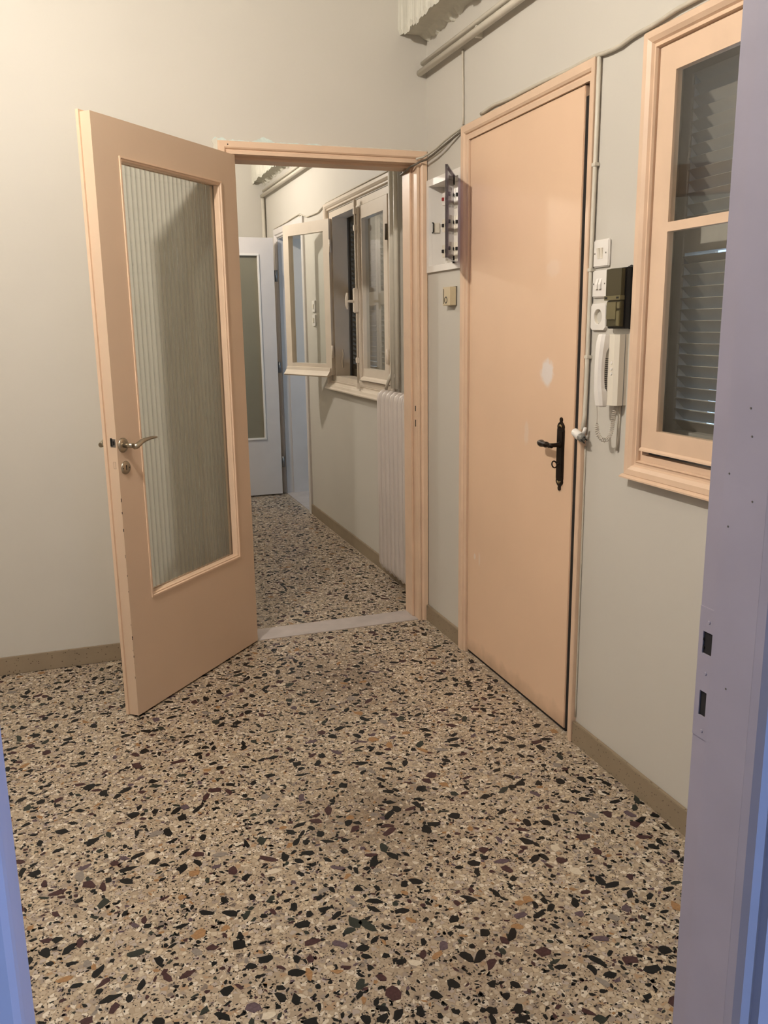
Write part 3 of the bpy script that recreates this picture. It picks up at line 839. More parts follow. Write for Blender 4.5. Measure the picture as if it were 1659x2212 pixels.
# window_1: the room's window
w1 = thing('window_1', 'peach framed window with closed louvred shutters beside the door', 'window', (0, -2.18, 0.965), 0, None, 'structure')
WY0, WY1 = -2.785, -1.580
prof = [(0, 0), (0, 0.016), (0.005, 0.024), (0.020, 0.023), (0.030, 0.016), (0.034, 0.009), (0.040, 0.009), (0.0445, 0.013), (0.047, 0.006), (0.047, 0)]
bm = bmesh.new(); frame_mesh(bm, 'x', 0.0, -1, WY0, WY1, 0.968, 2.147, prof, bottom=True); obj('casing', bm, PEACHW, w1)
bm = bmesh.new(); prism(bm, [(-0.034, 0.962), (-0.034, 0.966), (-0.022, 0.972), (-0.020, 0.962)], 'y', WY0-0.004, WY1+0.004)
obj('sill_nosing', bm, PEACHW, w1)
bm = bmesh.new(); slab(bm, 'x', 0.001, 0.024, (-2.742, -1.587), (1.0035, 2.1085), [(-2.735, -1.634, 1.032, 2.099)]); obj('frame', bm, PEACHW, w1)
bm = bmesh.new(); slab(bm, 'x', 0.0245, 0.245, (-2.742, -1.587), (1.0035, 2.1085), [(-2.735, -1.590, 1.015, 2.099)]); obj('shutter_box', bm, SHUTG, w1)
for (a, b) in ((-2.184, -1.637), (-2.732, -2.186)):
    bm = bmesh.new()
    hs = sash_mesh(bm, a, b, 1.045, 2.096, -0.006, 0.014, 0.066, 0.066, 0.062, bars=((1.636, 1.660),))
    sa = obj('sash', bm, PEACHW, w1)
    bm = bmesh.new(); prism(bm, [(-0.006, 1.045), (-0.013, 1.046), (-0.012, 1.051), (-0.006, 1.056)], 'y', a, b); obj('drip_rail', bm, PEACHW, sa)
    for h in hs:
        obj('glass_pane', bx(-0.001, 0.002, h[0]-0.004, h[1]+0.004, h[2]-0.004, h[3]+0.004), GLASS, sa)
shutter(w1, -2.184, -1.592, 0.105, 1.02, 2.097, [(1.02, 1.098), (1.588, 1.652), (2.045, 2.097)], SHUTG, gap_below=1.578)
shutter(w1, -2.732, -2.186, 0.105, 1.02, 2.097, [(1.02, 1.098), (1.588, 1.652), (2.045, 2.097)], SHUTG)

# window_2: the hall's window, one sash thrown open
w2 = thing('window_2', 'cream hall window with one sash swung open above the radiator', 'window', (HX, 1.29, 0.985), 0, None, 'structure')
bm = bmesh.new(); frame_mesh(bm, 'x', HX, -1, 0.650, 1.930, 1.0, 2.166, prof, bottom=True); obj('casing', bm, CREAM, w2)
bm = bmesh.new(); prism(bm, [(HX, 0.985), (HX-0.030, 0.985), (HX-0.040, 0.992), (HX-0.040, 0.998), (HX-0.030, 1.004), (HX-0.026, 1.018), (HX-0.016, 1.026), (HX, 1.03)], 'y', 0.640, 1.945)
obj('sill_moulding', bm, CREAM, w2)
bm = bmesh.new(); slab(bm, 'x', HX+0.001, HX+0.10, (0.708, 1.872), (1.048, 2.109), [(0.735, 1.805, 1.078, 2.072)]); obj('frame', bm, CREAM, w2)
# closed sash
bm = bmesh.new(); hs = sash_mesh(bm, 0.738, 1.238, 1.083, 2.068, HX-0.006, HX+0.034, 0.062, 0.072, 0.072)
sa = obj('sash', bm, CREAM, w2)
for h in hs: obj('glass_pane', bx(HX+0.014, HX+0.017, h[0]-.004, h[1]+.004, h[2]-.004, h[3]+.004), GLASS, sa)
bm = bmesh.new(); box(bm, HX-0.022, HX-0.006, 1.200, 1.262, 1.090, 2.062, bev=0.004); obj('astragal', bm, CREAM, sa)
bm = bmesh.new(); prism(bm, [(HX-0.006, 1.083), (HX-0.022, 1.086), (HX-0.016, 1.100), (HX-0.006, 1.108)], 'y', 0.738, 1.238); obj('drip_rail', bm, CREAM, sa)
# espagnolette rod and turn handle
bm = bmesh.new()
tube(bm, [(HX-0.028, 1.226, 1.035), (HX-0.028, 1.226, 2.105)], 0.006, 8)
for z in (1.05, 1.20, 1.95, 2.04, 2.085): box(bm, HX-0.037, HX-0.020, 1.213, 1.239, z-0.016, z+0.016, bev=0.002)
box(bm, HX-0.046, HX-0.020, 1.208, 1.244, 1.475, 1.615, bev=0.004)
eb = obj('espagnolette_bolt', bm, CREAM, w2)
bm = bmesh.new()
tube(bm, [(HX-0.044, 1.226, 1.54), (HX-0.085, 1.228, 1.54)], 0.008, 10)
tube(bm, [(HX-0.085, 1.228, 1.495), (HX-0.088, 1.229, 1.52), (HX-0.088, 1.229, 1.55), (HX-0.084, 1.228, 1.588)], [0.005, 0.008, 0.009, 0.006], 10)
obj('turn_handle', bm, CREAM, eb)
for z in (1.235, 1.88):
    bm = bmesh.new(); tube(bm, [(HX-0.012, 0.736, z-0.04), (HX-0.012, 0.736, z+0.04)], 0.008, 8); obj('hinge', bm, CABLED if z > 1.5 else CREAM, w2)
# open sash: own frame turned about its hinge
osd = Vector((-0.18, 0.45, 0)).normalized(); osn = Vector((osd.y, -osd.x, 0))     # osn looks towards the wall
OH = Vector((HX-0.022, 1.812, 0)); OW = 0.512
def os_pt(u, t, z): return OH+osd*u+osn*t+Vector((0, 0, z))
def to_sash(bm):
    for v in bm.verts: v.co = os_pt(v.co.y, v.co.x, v.co.z)
bm = bmesh.new(); hs = sash_mesh(bm, 0.0, OW, 1.083, 2.068, 0.0, 0.038, 0.062, 0.072, 0.072)
to_sash(bm); so = obj('open_sash', bm, CREAM, w2)
for h in hs:
    bm = bx(0.018, 0.021, h[0]-.004, h[1]+.004, h[2]-.004, h[3]+.004); to_sash(bm); obj('glass_pane', bm, GLASS, so)
bm = bmesh.new(); prism(bm, [(0.0, 1.078), (-0.030, 1.070), (-0.034, 1.078), (-0.022, 1.092), (-0.010, 1.108), (-0.006, 1.128), (0.0, 1.13)], 'y', 0.012, OW); to_sash(bm); obj('drip_rail', bm, CREAM, so)
for z in (1.235, 1.90):
    bm = bmesh.new(); tube(bm, [(HX-0.016, 1.806, z-0.04), (HX-0.016, 1.806, z+0.04)], 0.008, 8); obj('hinge', bm, CREAM, w2)
bm = bmesh.new(); tube(bm, [(HX+0.05, 1.800, 1.13), (HX+0.045, 1.798, 1.17), (HX+0.055, 1.795, 1.22), (HX+0.05, 1.798, 1.25)], [0.004, 0.009, 0.007, 0.004], 8)
obj('shutter_catch', bm, CREAM, w2)
rails = [(1.05, 1.12), (1.52, 1.60), (2.05, 2.11)]
shutter(w2, 0.71, 1.288, HX+0.13, 1.05, 2.11, rails, SHUT)
shutter(w2, 1.292, 1.87, HX+0.13, 1.05, 2.11, rails, SHUT)

# ------------------------------------------------------------------ door_3: white glazed door at the end of the hall
d3 = thing('door_3', 'white door with dark frosted pane open at the far end of the hall', 'door', (0.045, 3.375, 0), 0, None, 'structure')
bm = bmesh.new(); slab(bm, 'y', 3.352, 3.392, (-0.745, 0.028), (0.012, 2.094), [(-0.64, -0.098, 0.487, 1.962)])
obj('leaf', bm, WHITE, d3)
bm = bmesh.new()
for (a, b, c, d) in ((-0.648, -0.09, 1.954, 1.970), (-0.648, -0.09, 0.479, 0.495), (-0.648, -0.632, 0.495, 1.954), (-0.106, -0.09, 0.495, 1.954)):
    box(bm, a, b, 3.345, 3.366, c, d, bev=0.002)
obj('glazing_bead', bm, PLASTIC, d3)
obj('frosted_pane', bx(-0.64, -0.098, 3.366, 3.374, 0.487, 1.962), FROST, d3)
prof3 = [(0, 0), (0, 0.014), (0.005, 0.019), (0.045, 0.018), (0.052, 0.010), (0.066, 0.010), (0.070, 0.004), (0.070, 0)]
bm = bmesh.new(); frame_mesh(bm, 'x', HX, -1, 2.522, 3.492, 0.0, 2.168, prof3); obj('casing', bm, WHITE, d3)
bm = bmesh.new()
box(bm, HX+0.001, HX+0.2, 3.412, 3.4295, 0.004, 2.104); box(bm, HX+0.001, HX+0.2, 2.5855, 2.600, 0.004, 2.104); box(bm, HX+0.001, HX+0.2, 2.5855, 3.4295, 2.092, 2.1045)
box(bm, HX+0.06, HX+0.2, 3.400, 3.412, 0.004, 2.092)
obj('frame', bm, WHITE, d3)
for z in (0.28, 1.07, 1.80):
    bm = bmesh.new(); tube(bm, [(0.046, 3.37, z-0.045), (0.046, 3.37, z+0.045)], 0.009, 8); box(bm, 0.026, 0.062, 3.372, 3.376, z-0.045, z+0.045)
    obj('hinge', bm, STEEL, d3)
bm = bmesh.new(); lathe(bm, [(0, 0.024), (0.006, 0.022)], (-0.70, 3.352, 1.03), (0, -1, 0), 16)
tube(bm, [(-0.70, 3.35, 1.03), (-0.70, 3.305, 1.03), (-0.68, 3.30, 1.03), (-0.60, 3.30, 1.033)], [0.009, 0.009, 0.009, 0.006], 10)
obj('handle', bm, NICKEL, d3)

# ------------------------------------------------------------------ radiator in the hall
rad = thing('radiator', 'tall cream column radiator on the hall wall behind the door frame', 'radiator', (0.045, 0.5, 0.055))
RP = 0.0655; ry1 = 0.768
ref = None
for i in range(9):
    yc = ry1-0.03-i*RP
    if ref is None:
        bm = bmesh.new()
        # one column: front tube and back tube joined by rounded heads
        pts = []
        xf, xb, zt, zb = 0.020, 0.062, 1.040, 0.075
        path = [(xb, zb), (xf+0.008, zb-0.004), (xf, zb+0.02), (xf, zt-0.03), (xf+0.006, zt-0.006), (xf+0.02, zt+0.006), (xb, zt+0.006)]
        w = 0.0215
        prof = []
        n = len(path)
        for s in (-1, 1):
            pass
        # swept oval section
        rings = []
        for j, (x, z) in enumerate(path):
            if j == 0: t = Vector((path[1][0]-x, 0, path[1][1]-z))
            elif j == n-1: t = Vector((x-path[j-1][0], 0, z-path[j-1][1]))
            else: t = Vector((path[j+1][0]-path[j-1][0], 0, path[j+1][1]-path[j-1][1]))
            t.normalize(); nn = Vector((-t.z, 0, t.x))
            rings.append([bm.verts.new(Vector((x, yc, z))+Vector((0, 1, 0))*w*math.cos(a)+nn*0.016*math.sin(a)) for a in np.linspace(0, 2*PI, 15)[:-1]])
        for j in range(n-1):
            for k in range(14):
                f = bm.faces.new((rings[j][k], rings[j][(k+1) % 14], rings[j+1][(k+1) % 14], rings[j+1][k])); f.smooth = True
        bm.faces.new(rings[0][::-1]); bm.faces.new(rings[-1])
        box(bm, 0.058, 0.064, yc-0.030, yc+0.030, 0.10, 1.02)
        ref = obj('column', bm, RADI, rad)
    else:
        o = ref.copy(); o.name = 'column'; COL.objects.link(o); o.parent = rad; o.location = (0, -i*RP, 0)
for (za, zb) in ((0.985, 1.012), (0.095, 0.125)):
    obj('header', bx(0.028, 0.056, ry1-9*RP, ry1-0.004, za, zb, bev=0.006), RADI, rad)
bm = bmesh.new(); lathe(bm, [(0, 0.012), (0.012, 0.012), (0.016, 0.008)], (0.045, ry1-0.006, 0.998), (0, 1, 0), 10); obj('plug', bm, BLACK, rad)
for z in (0.25, 0.9): obj('wall_bracket', bx(0.055, HX-0.001, 0.42, 0.45, z, z+0.03), RADI, rad)

# ------------------------------------------------------------------ pipes and cables
def pipe(name, label, pts, r, m, cat='pipe', group=None, clips=None, seg=10):
    """one pipe or cable; with clips it is a thing of run and clips"""
    if clips:
        t = thing(name, label, cat, pts[0], 0, group)
        bm = bmesh.new(); tube(bm, pts, r, seg); obj('run', bm, m, t)
        for c in clips:
            bm = bmesh.new(); box(bm, c[0]-c[3], c[0]+c[3], c[1]-c[4], c[1]+c[4], c[2]-c[5], c[2]+c[5], bev=0.001); obj('clip', bm, m, t)
        return t
    bm = bmesh.new(); tube(bm, pts, r, seg)
    o = obj(name, bm, m)
    return setp(o, label, cat, group)
pipe('heating_pipe', 'thicker lower painted pipe running along the wall over the entrance door', [(-0.032, 0.0, 2.449), (-0.032, -0.9, 2.447), (-0.032, YF, 2.445)], 0.0135, PIPE, clips=[(-0.014, -0.55, 2.452, 0.014, 0.006, 0.020), (-0.014, -1.6, 2.452, 0.014, 0.006, 0.020)])
pipe('heating_pipe', 'thinner upper painted pipe running along the wall over the entrance door', [(-0.018, 0.0, 2.488), (-0.018, -0.9, 2.486), (-0.018, YF, 2.484)], 0.0095, PIPE)
def wob(pts, n, amp, seed):
    out = []
    for i in range(len(pts)-1):
        A, B = Vector(pts[i]), Vector(pts[i+1])
        for k in range(n):
            t = k/n; p = A.lerp(B, t)
            s = noise.noise(Vector((i+t, seed, 0)))*amp
            out.append(p+Vector((0, s*.4, s)))
    out.append(Vector(pts[-1]))
    return out
pipe('cable', 'thin painted cable dropping from the pipes to the corner of the entrance door', wob([(-0.008, -0.392, 2.437), (-0.006, -0.394, 2.30), (-0.006, -0.396, 2.166)], 4, 0.003, 1), 0.004, CABLE, 'cable')
pipe('cable', 'short thin cable stub hanging beside the fuse box top', wob([(-0.006, -0.392, 2.15), (-0.006, -0.388, 2.10), (-0.006, -0.384, 2.062)], 3, 0.002, 2), 0.0028, CABLE, 'cable')
pipe('cable', 'loose cable sagging from the entrance door frame to the hall doorway corner', [(-0.007, -0.395, 2.160), (-0.012, -0.34, 2.150), (-0.022, -0.25, 2.134), (-0.026, -0.17, 2.118), (-0.027, -0.09, 2.112), (-0.030, -0.035, 2.108), (-0.044, -0.023, 2.106), (-0.058, -0.022, 2.101)], 0.0045, CABLE, 'cable')
pipe('cable', 'second loose cable twisting beside it into the hall doorway', [(-0.006, -0.395, 2.146), (-0.016, -0.33, 2.132), (-0.028, -0.24, 2.112), (-0.032, -0.15, 2.098), (-0.032, -0.07, 2.092), (-0.042, -0.028, 2.090), (-0.060, -0.024, 2.080), (-0.078, -0.008, 2.073), (-0.072, 0.07, 2.066), (-0.064, 0.155, 2.064), (-0.02, 0.26, 2.095), (0.045, 0.43, 2.122)], 0.0045, CABLED, 'cable')
pipe('cable', 'painted cable running along the top of the entrance door frame and window', wob([(-0.007, -0.56, 2.170), (-0.008, -0.68, 2.176), (-0.008, -0.90, 2.168), (-0.010, -1.19, 2.160), (-0.010, -1.33, 2.160), (-0.010, -1.46, 2.152), (-0.010, -1.58, 2.160), (-0.010, -1.70, 2.168), (-0.010, -2.1, 2.170), (-0.010, -2.85, 2.172)], 5, 0.006, 4), 0.0062, CABLE, 'cable')
pipe('cable_conduit', 'painted conduit pair running down beside the entrance door', [(-0.010, -1.3535, 2.152), (-0.010, -1.353, 1.95), (-0.010, -1.350, 1.70), (-0.010, -1.350, 1.40), (-0.012, -1.349, 1.12), (-0.018, -1.349, 1.075)], 0.0065, PIPE, 'conduit', clips=[(-0.009, -1.353, 1.86, 0.0085, 0.010, 0.005), (-0.009, -1.350, 1.56, 0.0085, 0.010, 0.005), (-0.009, -1.350, 1.30, 0.0085, 0.010, 0.005)])
pipe('cable', 'thin painted cable running down the door frame edge below the white connector', wob([(-0.003, -1.3455, 1.02), (-0.003, -1.3455, 0.7), (-0.003, -1.3455, 0.4), (-0.003, -1.3455, 0.09)], 6, 0.002, 6), 0.003, CABLE, 'cable')
# connector at the foot of the conduit
pg = thing('cable_connector', 'white cable connector hanging by the lock side of the entrance door', 'connector', (-0.03, -1.345, 1.04))
ax = Vector((0.10, -1, -0.42)).normalized()
bm = bmesh.new(); lathe(bm, [(-0.026, 0.010), (-0.022, 0.013), (0.006, 0.0145), (0.010, 0.0135)], (-0.034, -1.352, 1.058), ax, 8); obj('housing', bm, PLASTIC, pg)
bm = bmesh.new(); tube(bm, [(-0.022, -1.360, 1.062), (-0.018, -1.364, 1.083)], [0.006, 0.005], 8); obj('lug', bm, PLASTIC, pg)
bm = bmesh.new(); lathe(bm, [(0.010, 0.0135), (0.024, 0.0125), (0.027, 0.008)], (-0.034, -1.352, 1.058), ax, 8); obj('core', bm, GREYL, pg)
bm = bmesh.new()
for a in (0, PI/2, PI, 1.5*PI):
    d = Vector((math.cos(a)*0.0085, 0, math.sin(a)*0.0085)); c = Vector((-0.034, -1.352, 1.058))+d
    tube(bm, [c+ax*0.02, c+ax*0.034], 0.0022, 6)
obj('contact', bm, BLACK, pg)

# hall pipes
pipe('heating_pipe', 'painted riser pipe nearest the hall window beside the doorway', [(0.052, 0.60, 1.075), (0.052, 0.60, 2.57)], 0.016, PIPE, clips=[(0.064, 0.60, 1.14, 0.016, 0.02, 0.008)])
pipe('heating_pipe', 'second painted riser pipe closer to the doorway jamb', [(0.052, 0.545, 1.075), (0.052, 0.545, 2.57)], 0.012, PIPE)
pipe('heating_pipe', 'short slanting pipe joining the radiator to the riser', [(0.046, 0.60, 1.165), (0.04, 0.64, 1.12), (0.04, 0.69, 1.068)], 0.009, PIPE)
pipe('heating_pipe', 'lower of the two pipes along the hall wall under the soffit', [(0.045, YB, 2.452), (0.045, HY-0.03, 2.470)], 0.014, PIPE, clips=[(0.062, 2.0, 2.468, 0.016, 0.006, 0.022)])
pipe('heating_pipe', 'upper of the two pipes along the hall wall under the soffit', [(0.060, YB, 2.495), (0.060, HY-0.03, 2.512)], 0.010, PIPE)
pipe('heating_pipe', 'painted pipe dropping down the far corner of the hall', [(0.055, HY-0.026, 2.468), (0.055, HY-0.026, 0.0)], 0.015, PIPE)
pipe('cable', 'thin cable stretched over the hall window and side door frame', wob([(0.072, 0.66, 2.176), (0.072, 1.0, 2.178), (0.072, 1.90, 2.172), (0.072, 2.10, 2.140), (0.072, 2.4, 2.145), (0.072, 2.62, 2.190), (0.072, 3.0, 2.182), (0.072, 3.48, 2.176)], 5, 0.004, 9), 0.0045, CABLE, 'cable')
pipe('cable', 'short thin cable drop above the side room door frame', [(0.074, 2.62, 2.19), (0.074, 2.62, 2.10)], 0.0045, CABLE, 'cable')

# ------------------------------------------------------------------ fuse box
fb = thing('fuse_box', 'white recessed fuse box with its smoked door hanging open', 'fuse box', (0, -0.207, 1.63))
bm = bmesh.new(); slab(bm, 'x', -0.012, 0.004, (-0.386, -0.026), (1.627, 2.013), [(-0.364, -0.050, 1.654, 1.986)]); obj('frame', bm, PLASTIC, fb)
bm = bmesh.new(); slab(bm, 'x', 0.0042, 0.070, (-0.371, -0.043), (1.649, 1.991), [(-0.364, -0.050, 1.654, 1.986)]); box(bm, 0.064, 0.071, -0.364, -0.050, 1.654, 1.986); obj('tray', bm, PLASTIC, fb)
obj('cover_plate', bx(0.046, 0.049, -0.363, -0.092, 1.655, 1.985), PLASTIC, fb)
bm = bmesh.new(); tube(bm, [(0.006, -0.0505, 1.838), (0.006, -0.062, 1.836), (0.006, -0.062, 1.798), (0.006, -0.0505, 1.796)], 0.003, 6); obj('latch_loop', bm, BLACK, fb)
bm = bmesh.new(); box(bm, 0.012, 0.040, -0.056, -0.050, 1.795, 1.838, bev=0.002); obj('latch_block', bm, PLASTIC2, fb)
for r, zc in enumerate((1.925, 1.818, 1.712)):
    for i in range(6):
        y = -0.138-i*0.036
        bm = bmesh.new(); box(bm, 0.022, 0.046, y-0.017, y+0.017, zc-0.026, zc+0.026, bev=0.002)
        br = obj('breaker', bm, PLASTIC2 if r else PLASTIC, fb)
        bm = bmesh.new(); box(bm, 0.014, 0.024, y-0.005, y+0.005, zc-0.008, zc+0.006, bev=0.001); obj('switch_lever', bm, REDP if (r == 0 and i == 0) else BLACK, br)
        bm = bmesh.new(); box(bm, 0.0440, 0.0458, y-0.014, y+0.012, zc-0.046, zc-0.034); obj('marking_strip', bm, GREYP, br)
# smoked door, standing about 150 degrees open
dd = Vector((-0.135, -0.232, 0)).normalized(); dn = Vector((dd.y, -dd.x, 0))
FH = Vector((-0.016, -0.330, 0))
def fd(u, t, z): return FH+dd*u+dn*t+Vector((0, 0, z))
def warp(bm):
    for v in bm.verts: v.co = fd(v.co.x, v.co.y, v.co.z)
bm = bx(0.0, 0.272, -0.0015, 0.0015, 1.652, 1.987); 
box(bm, 0.0, 0.272, -0.008, -0.0015, 1.652, 1.656); box(bm, 0.0, 0.272, -0.008, -0.0015, 1.983, 1.987); box(bm, 0.268, 0.272, -0.008, -0.0015, 1.656, 1.983)
warp(bm); fdo = obj('smoked_door', bm, SMOKE, fb)
for z in (1.66, 1.965):
    bm = bmesh.new(); tube(bm, [FH+Vector((0, 0, z-0.012)), FH+Vector((0, 0, z+0.018))], 0.0045, 8); obj('hinge', bm, BLACK, fb)

# ------------------------------------------------------------------ doorbell chime
dc = thing('door_chime', 'small beige doorbell chime with black line and ring mark', 'doorbell', (0, -0.29, 1.48))
obj('housing', bx(-0.030, 0.0, -0.330, -0.250, 1.480, 1.556, bev=0.002), BEIGEP, dc)
bm = bmesh.new(); box(bm, -0.0306, -0.0296, -0.2640, -0.2590, 1.488, 1.548)
rg = [(-0.0302, -0.285+0.0125*math.cos(a), 1.503+0.0125*math.sin(a)) for a in np.linspace(0, 2*PI, 25)]
tube(bm, rg, 0.0019, 6, cap=False)
obj('printed_mark', bm, BLACK, dc)
obj('back_edge', bx(-0.004, 0.0, -0.333, -0.247, 1.4785, 1.5575), CABLED, dc)

# ------------------------------------------------------------------ switches, socket
def switch(label, yc, zc, n_rock, m, up, group):
    t = thing('light_switch', label, 'light switch', (0, yc, zc-0.04), 0, group)
    obj('plate', bx(-0.009, 0.0, yc-0.0405, yc+0.0405, zc-0.0395, zc+0.0395, bev=0.003), m, t)
    for i in range(n_rock):
        y = yc+0.003-(i-(n_rock-1)/2)*0.0165
        bm = bmesh.new()
        a, b = (-0.0095, -0.0150) if up else (-0.0140, -0.0095)
        prism(bm, [(-0.008, zc+0.015), (a, zc+0.015), (b, zc-0.002 if up else zc-0.013), (b if up else -0.0105, zc-0.015), (-0.008, zc-0.015)], 'y', y-0.006, y+0.006)
        obj('rocker', bm, PLASTIC if up else PLASTIC2, t)
    for dy in (-0.026, 0.032):
        bm = bmesh.new(); lathe(bm, [(0, 0.0026), (0.0008, 0.0022)], (-0.009, yc+dy, zc), (-1, 0, 0), 8); obj('screw', bm, CABLED, t)
    return t
switch('upper white double light switch with flat rockers beside the conduit', -1.399, 1.605, 2, PLASTIC, False, 'light switches by the entrance door')
switch('middle white double light switch with proud rockers left of the dark box', -1.399, 1.517, 2, PLASTIC, True, 'light switches by the entrance door')
ss = thing('power_socket', 'white round power socket under the double light switches', 'socket', (0, -1.398, 1.38))
YS, ZS = -1.398, 1.421
bm = bmesh.new()
# plate with a dished round recess
seg = 28; oc = []
ring_r = 0.0215
def sq(a):
    c, s = math.cos(a), math.sin(a); k = 0.0405/max(abs(c), abs(s)); return c*k, s*k
ro = [bm.verts.new((0.0, YS+sq(2*PI*k/seg)[0], ZS+sq(2*PI*k/seg)[1])) for k in range(seg)]
rm = [bm.verts.new((-0.010, YS+sq(2*PI*k/seg)[0]*.96, ZS+sq(2*PI*k/seg)[1]*.96)) for k in range(seg)]
ri = [bm.verts.new((-0.011, YS+ring_r*1.06*math.cos(2*PI*k/seg), ZS+ring_r*1.06*math.sin(2*PI*k/seg))) for k in range(seg)]
r2 = [bm.verts.new((-0.009, YS+ring_r*math.cos(2*PI*k/seg), ZS+ring_r*math.sin(2*PI*k/seg))) for k in range(seg)]
for A, B in ((ro, rm), (rm, ri), (ri, r2)):
    for k in range(seg): bm.faces.new((A[k], A[(k+1) % seg], B[(k+1) % seg], B[k]))
obj('plate', bm, PLASTIC, ss)
bm = bmesh.new()
r3 = [bm.verts.new((-0.009, YS+ring_r*math.cos(2*PI*k/seg), ZS+ring_r*math.sin(2*PI*k/seg))) for k in range(seg)]
r4 = [bm.verts.new((0.006, YS+ring_r*.94*math.cos(2*PI*k/seg), ZS+ring_r*.94*math.sin(2*PI*k/seg))) for k in range(seg)]
for k in range(seg): bm.faces.new((r3[k], r3[(k+1) % seg], r4[(k+1) % seg], r4[k]))
bm.faces.new(r4)
obj('well', bm, PLASTIC2, ss)
bm = bmesh.new()
for dy in (-0.0095, 0.0095): lathe(bm, [(0, 0.003), (0.0006, 0.003)], (0.0056, YS+dy, ZS), (-1, 0, 0), 8)
obj('pin_hole', bm, BLACK, ss)
for s in (1, -1): obj('earth_clip', bx(-0.006, 0.005, YS-0.003, YS+0.003, ZS+s*0.0205-0.001, ZS+s*0.0205+0.001), STEEL, ss)
# hall switches seen through the open sash
for k, (zc, lb) in enumerate(((1.535, 'upper small switch on the hall wall behind the open sash'), (1.44, 'lower small switch on the hall wall behind the open sash'))):
    t = thing('light_switch', lb, 'light switch', (HX, 2.30, zc-0.04), 0, 'light switches on the hall wall')
    obj('plate', bx(HX-0.010, HX, 2.26, 2.34, zc-0.04, zc+0.04, bev=0.003), PLASTIC, t)
    obj('rocker', bx(HX-0.015, HX-0.009, 2.285, 2.315, zc-0.016, zc+0.016, bev=0.002), PLASTIC2, t)

# ------------------------------------------------------------------ dark junction box
jb = thing('junction_box', 'dark olive smoked plastic box on the wall beside the switches', 'electrical box', (0, -1.51, 1.388))
obj('body', bx(-0.022, 0.0, -1.552, -1.468, 1.386, 1.556, bev=0.002), BLACK, jb)
obj('upper_lid', bx(-0.034, -0.0215, -1.548, -1.470, 1.478, 1.554, bev=0.0015), OLIVE, jb)
obj('band', bx(-0.038, -0.0215, -1.549, -1.469, 1.466, 1.479, bev=0.001), OLIVE2, jb)
for y in (-1.480, -1.537): obj('band_slot', bx(-0.0386, -0.0378, y-0.006, y+0.006, 1.470, 1.4755), BLACK, jb)
lo = obj('lower_lid', bx(-0.032, -0.0215, -1.548, -1.476, 1.392, 1.465, bev=0.0015), OLIVE, jb)
obj('inner_block', bx(-0.036, -0.0315, -1.527, -1.480, 1.412, 1.461, bev=0.001), OLIVE2, lo)
obj('inner_tab', bx(-0.0365, -0.0315, -1.546, -1.530, 1.394, 1.436, bev=0.001), OLIVE2, lo)
obj('inner_tab', bx(-0.0365, -0.0315, -1.546, -1.532, 1.442, 1.460, bev=0.001), OLIVE2, lo)
random.seed(31)
bm = bmesh.new()
yy = -1.560; n = 40
pts = []
for i in range(n+1):
    z = 1.384+(1.562-1.384)*i/n; pts.append((-1.556-random.uniform(0.0, 0.005), z))
pts += [(-1.556+0.1*k/12+0.004, 1.559+random.uniform(0, 0.006)) for k in range(4)]
pts += [(-1.540, 1.550), (-1.545, 1.384)]
prism(bm, pts, 'x', -0.0015, 0.0)
obj('torn_edge', bm, BLACK, jb)

# ------------------------------------------------------------------ intercom handset
ic = thing('intercom', 'white wall intercom with handset and coiled cord below the dark box', 'intercom', (0, -1.51, 1.165))
bm = bmesh.new(); prism(bm, [(0.0, -1.546), (-0.030, -1.546), (-0.040, -1.536), (-0.040, -1.512), (-0.030, -1.468), (0.0, -1.464)], 'z', 1.166, 1.370)
obj('base', bm, PLASTIC2, ic)
obj('side_seam', bx(-0.012, -0.010, -1.5468, -1.5458, 1.166, 1.370), GREYL, ic)
bm = bmesh.new()
for z in (1.272, 1.289, 1.258): lathe(bm, [(0, 0.0045), (0.0025, 0.004)], (-0.040, -1.526, z), (-1, 0, 0), 10)
obj('button', bm, PLASTIC, ic)
bm = bmesh.new()
for i in range(17): box(bm, -0.0385, -0.0345, -1.510, -1.490, 1.206+i*0.0058, 1.2085+i*0.0058)
sg = obj('speaker_grille', bm, BLACK, ic)
# handset: bowed bar with two fat ends
zs = [1.160, 1.164, 1.180, 1.204, 1.216, 1.24, 1.265, 1.29, 1.318, 1.332, 1.350, 1.366, 1.371]
bk = [-0.040, -0.0395, -0.039, -0.040, -0.047, -0.050, -0.051, -0.050, -0.047, -0.040, -0.039, -0.0395, -0.040]   # side towards the base
fr = [-0.058, -0.0605, -0.063, -0.066, -0.067, -0.068, -0.0685, -0.068, -0.067, -0.066, -0.064, -0.0605, -0.058]   # outer side
hw = [0.014, 0.0165, 0.018, 0.018, 0.0165, 0.0155, 0.015, 0.0155, 0.0165, 0.018, 0.018, 0.0165, 0.014]
bm = bmesh.new(); rings = []
YH = -1.490
for z, b_, f_, w_ in zip(zs, bk, fr, hw):
    c = 0.3
    pr = [(b_, YH-w_), (b_, YH+w_), (f_+0.008, YH+w_), (f_, YH+w_*.6), (f_, YH-w_*.6), (f_+0.008, YH-w_)]
    rings.append([bm.verts.new((x, y, z)) for x, y in pr])
for i in range(len(rings)-1):
    for k in range(6): bm.faces.new((rings[i][k], rings[i][(k+1) % 6], rings[i+1][(k+1) % 6], rings[i+1][k]))
bm.faces.new(rings[0]); bm.faces.new(rings[-1][::-1])
obj('handset', bm, PLASTIC, ic)
bm = bmesh.new()
cp = [(-0.060, -1.487, 1.162), (-0.058, -1.488, 1.140), (-0.055, -1.484, 1.116), (-0.054, -1.482, 1.095), (-0.050, -1.488, 1.074), (-0.042, -1.500, 1.062), (-0.034, -1.513, 1.066), (-0.028, -1.520, 1.090), (-0.024, -1.522, 1.125), (-0.022, -1.522, 1.168)]
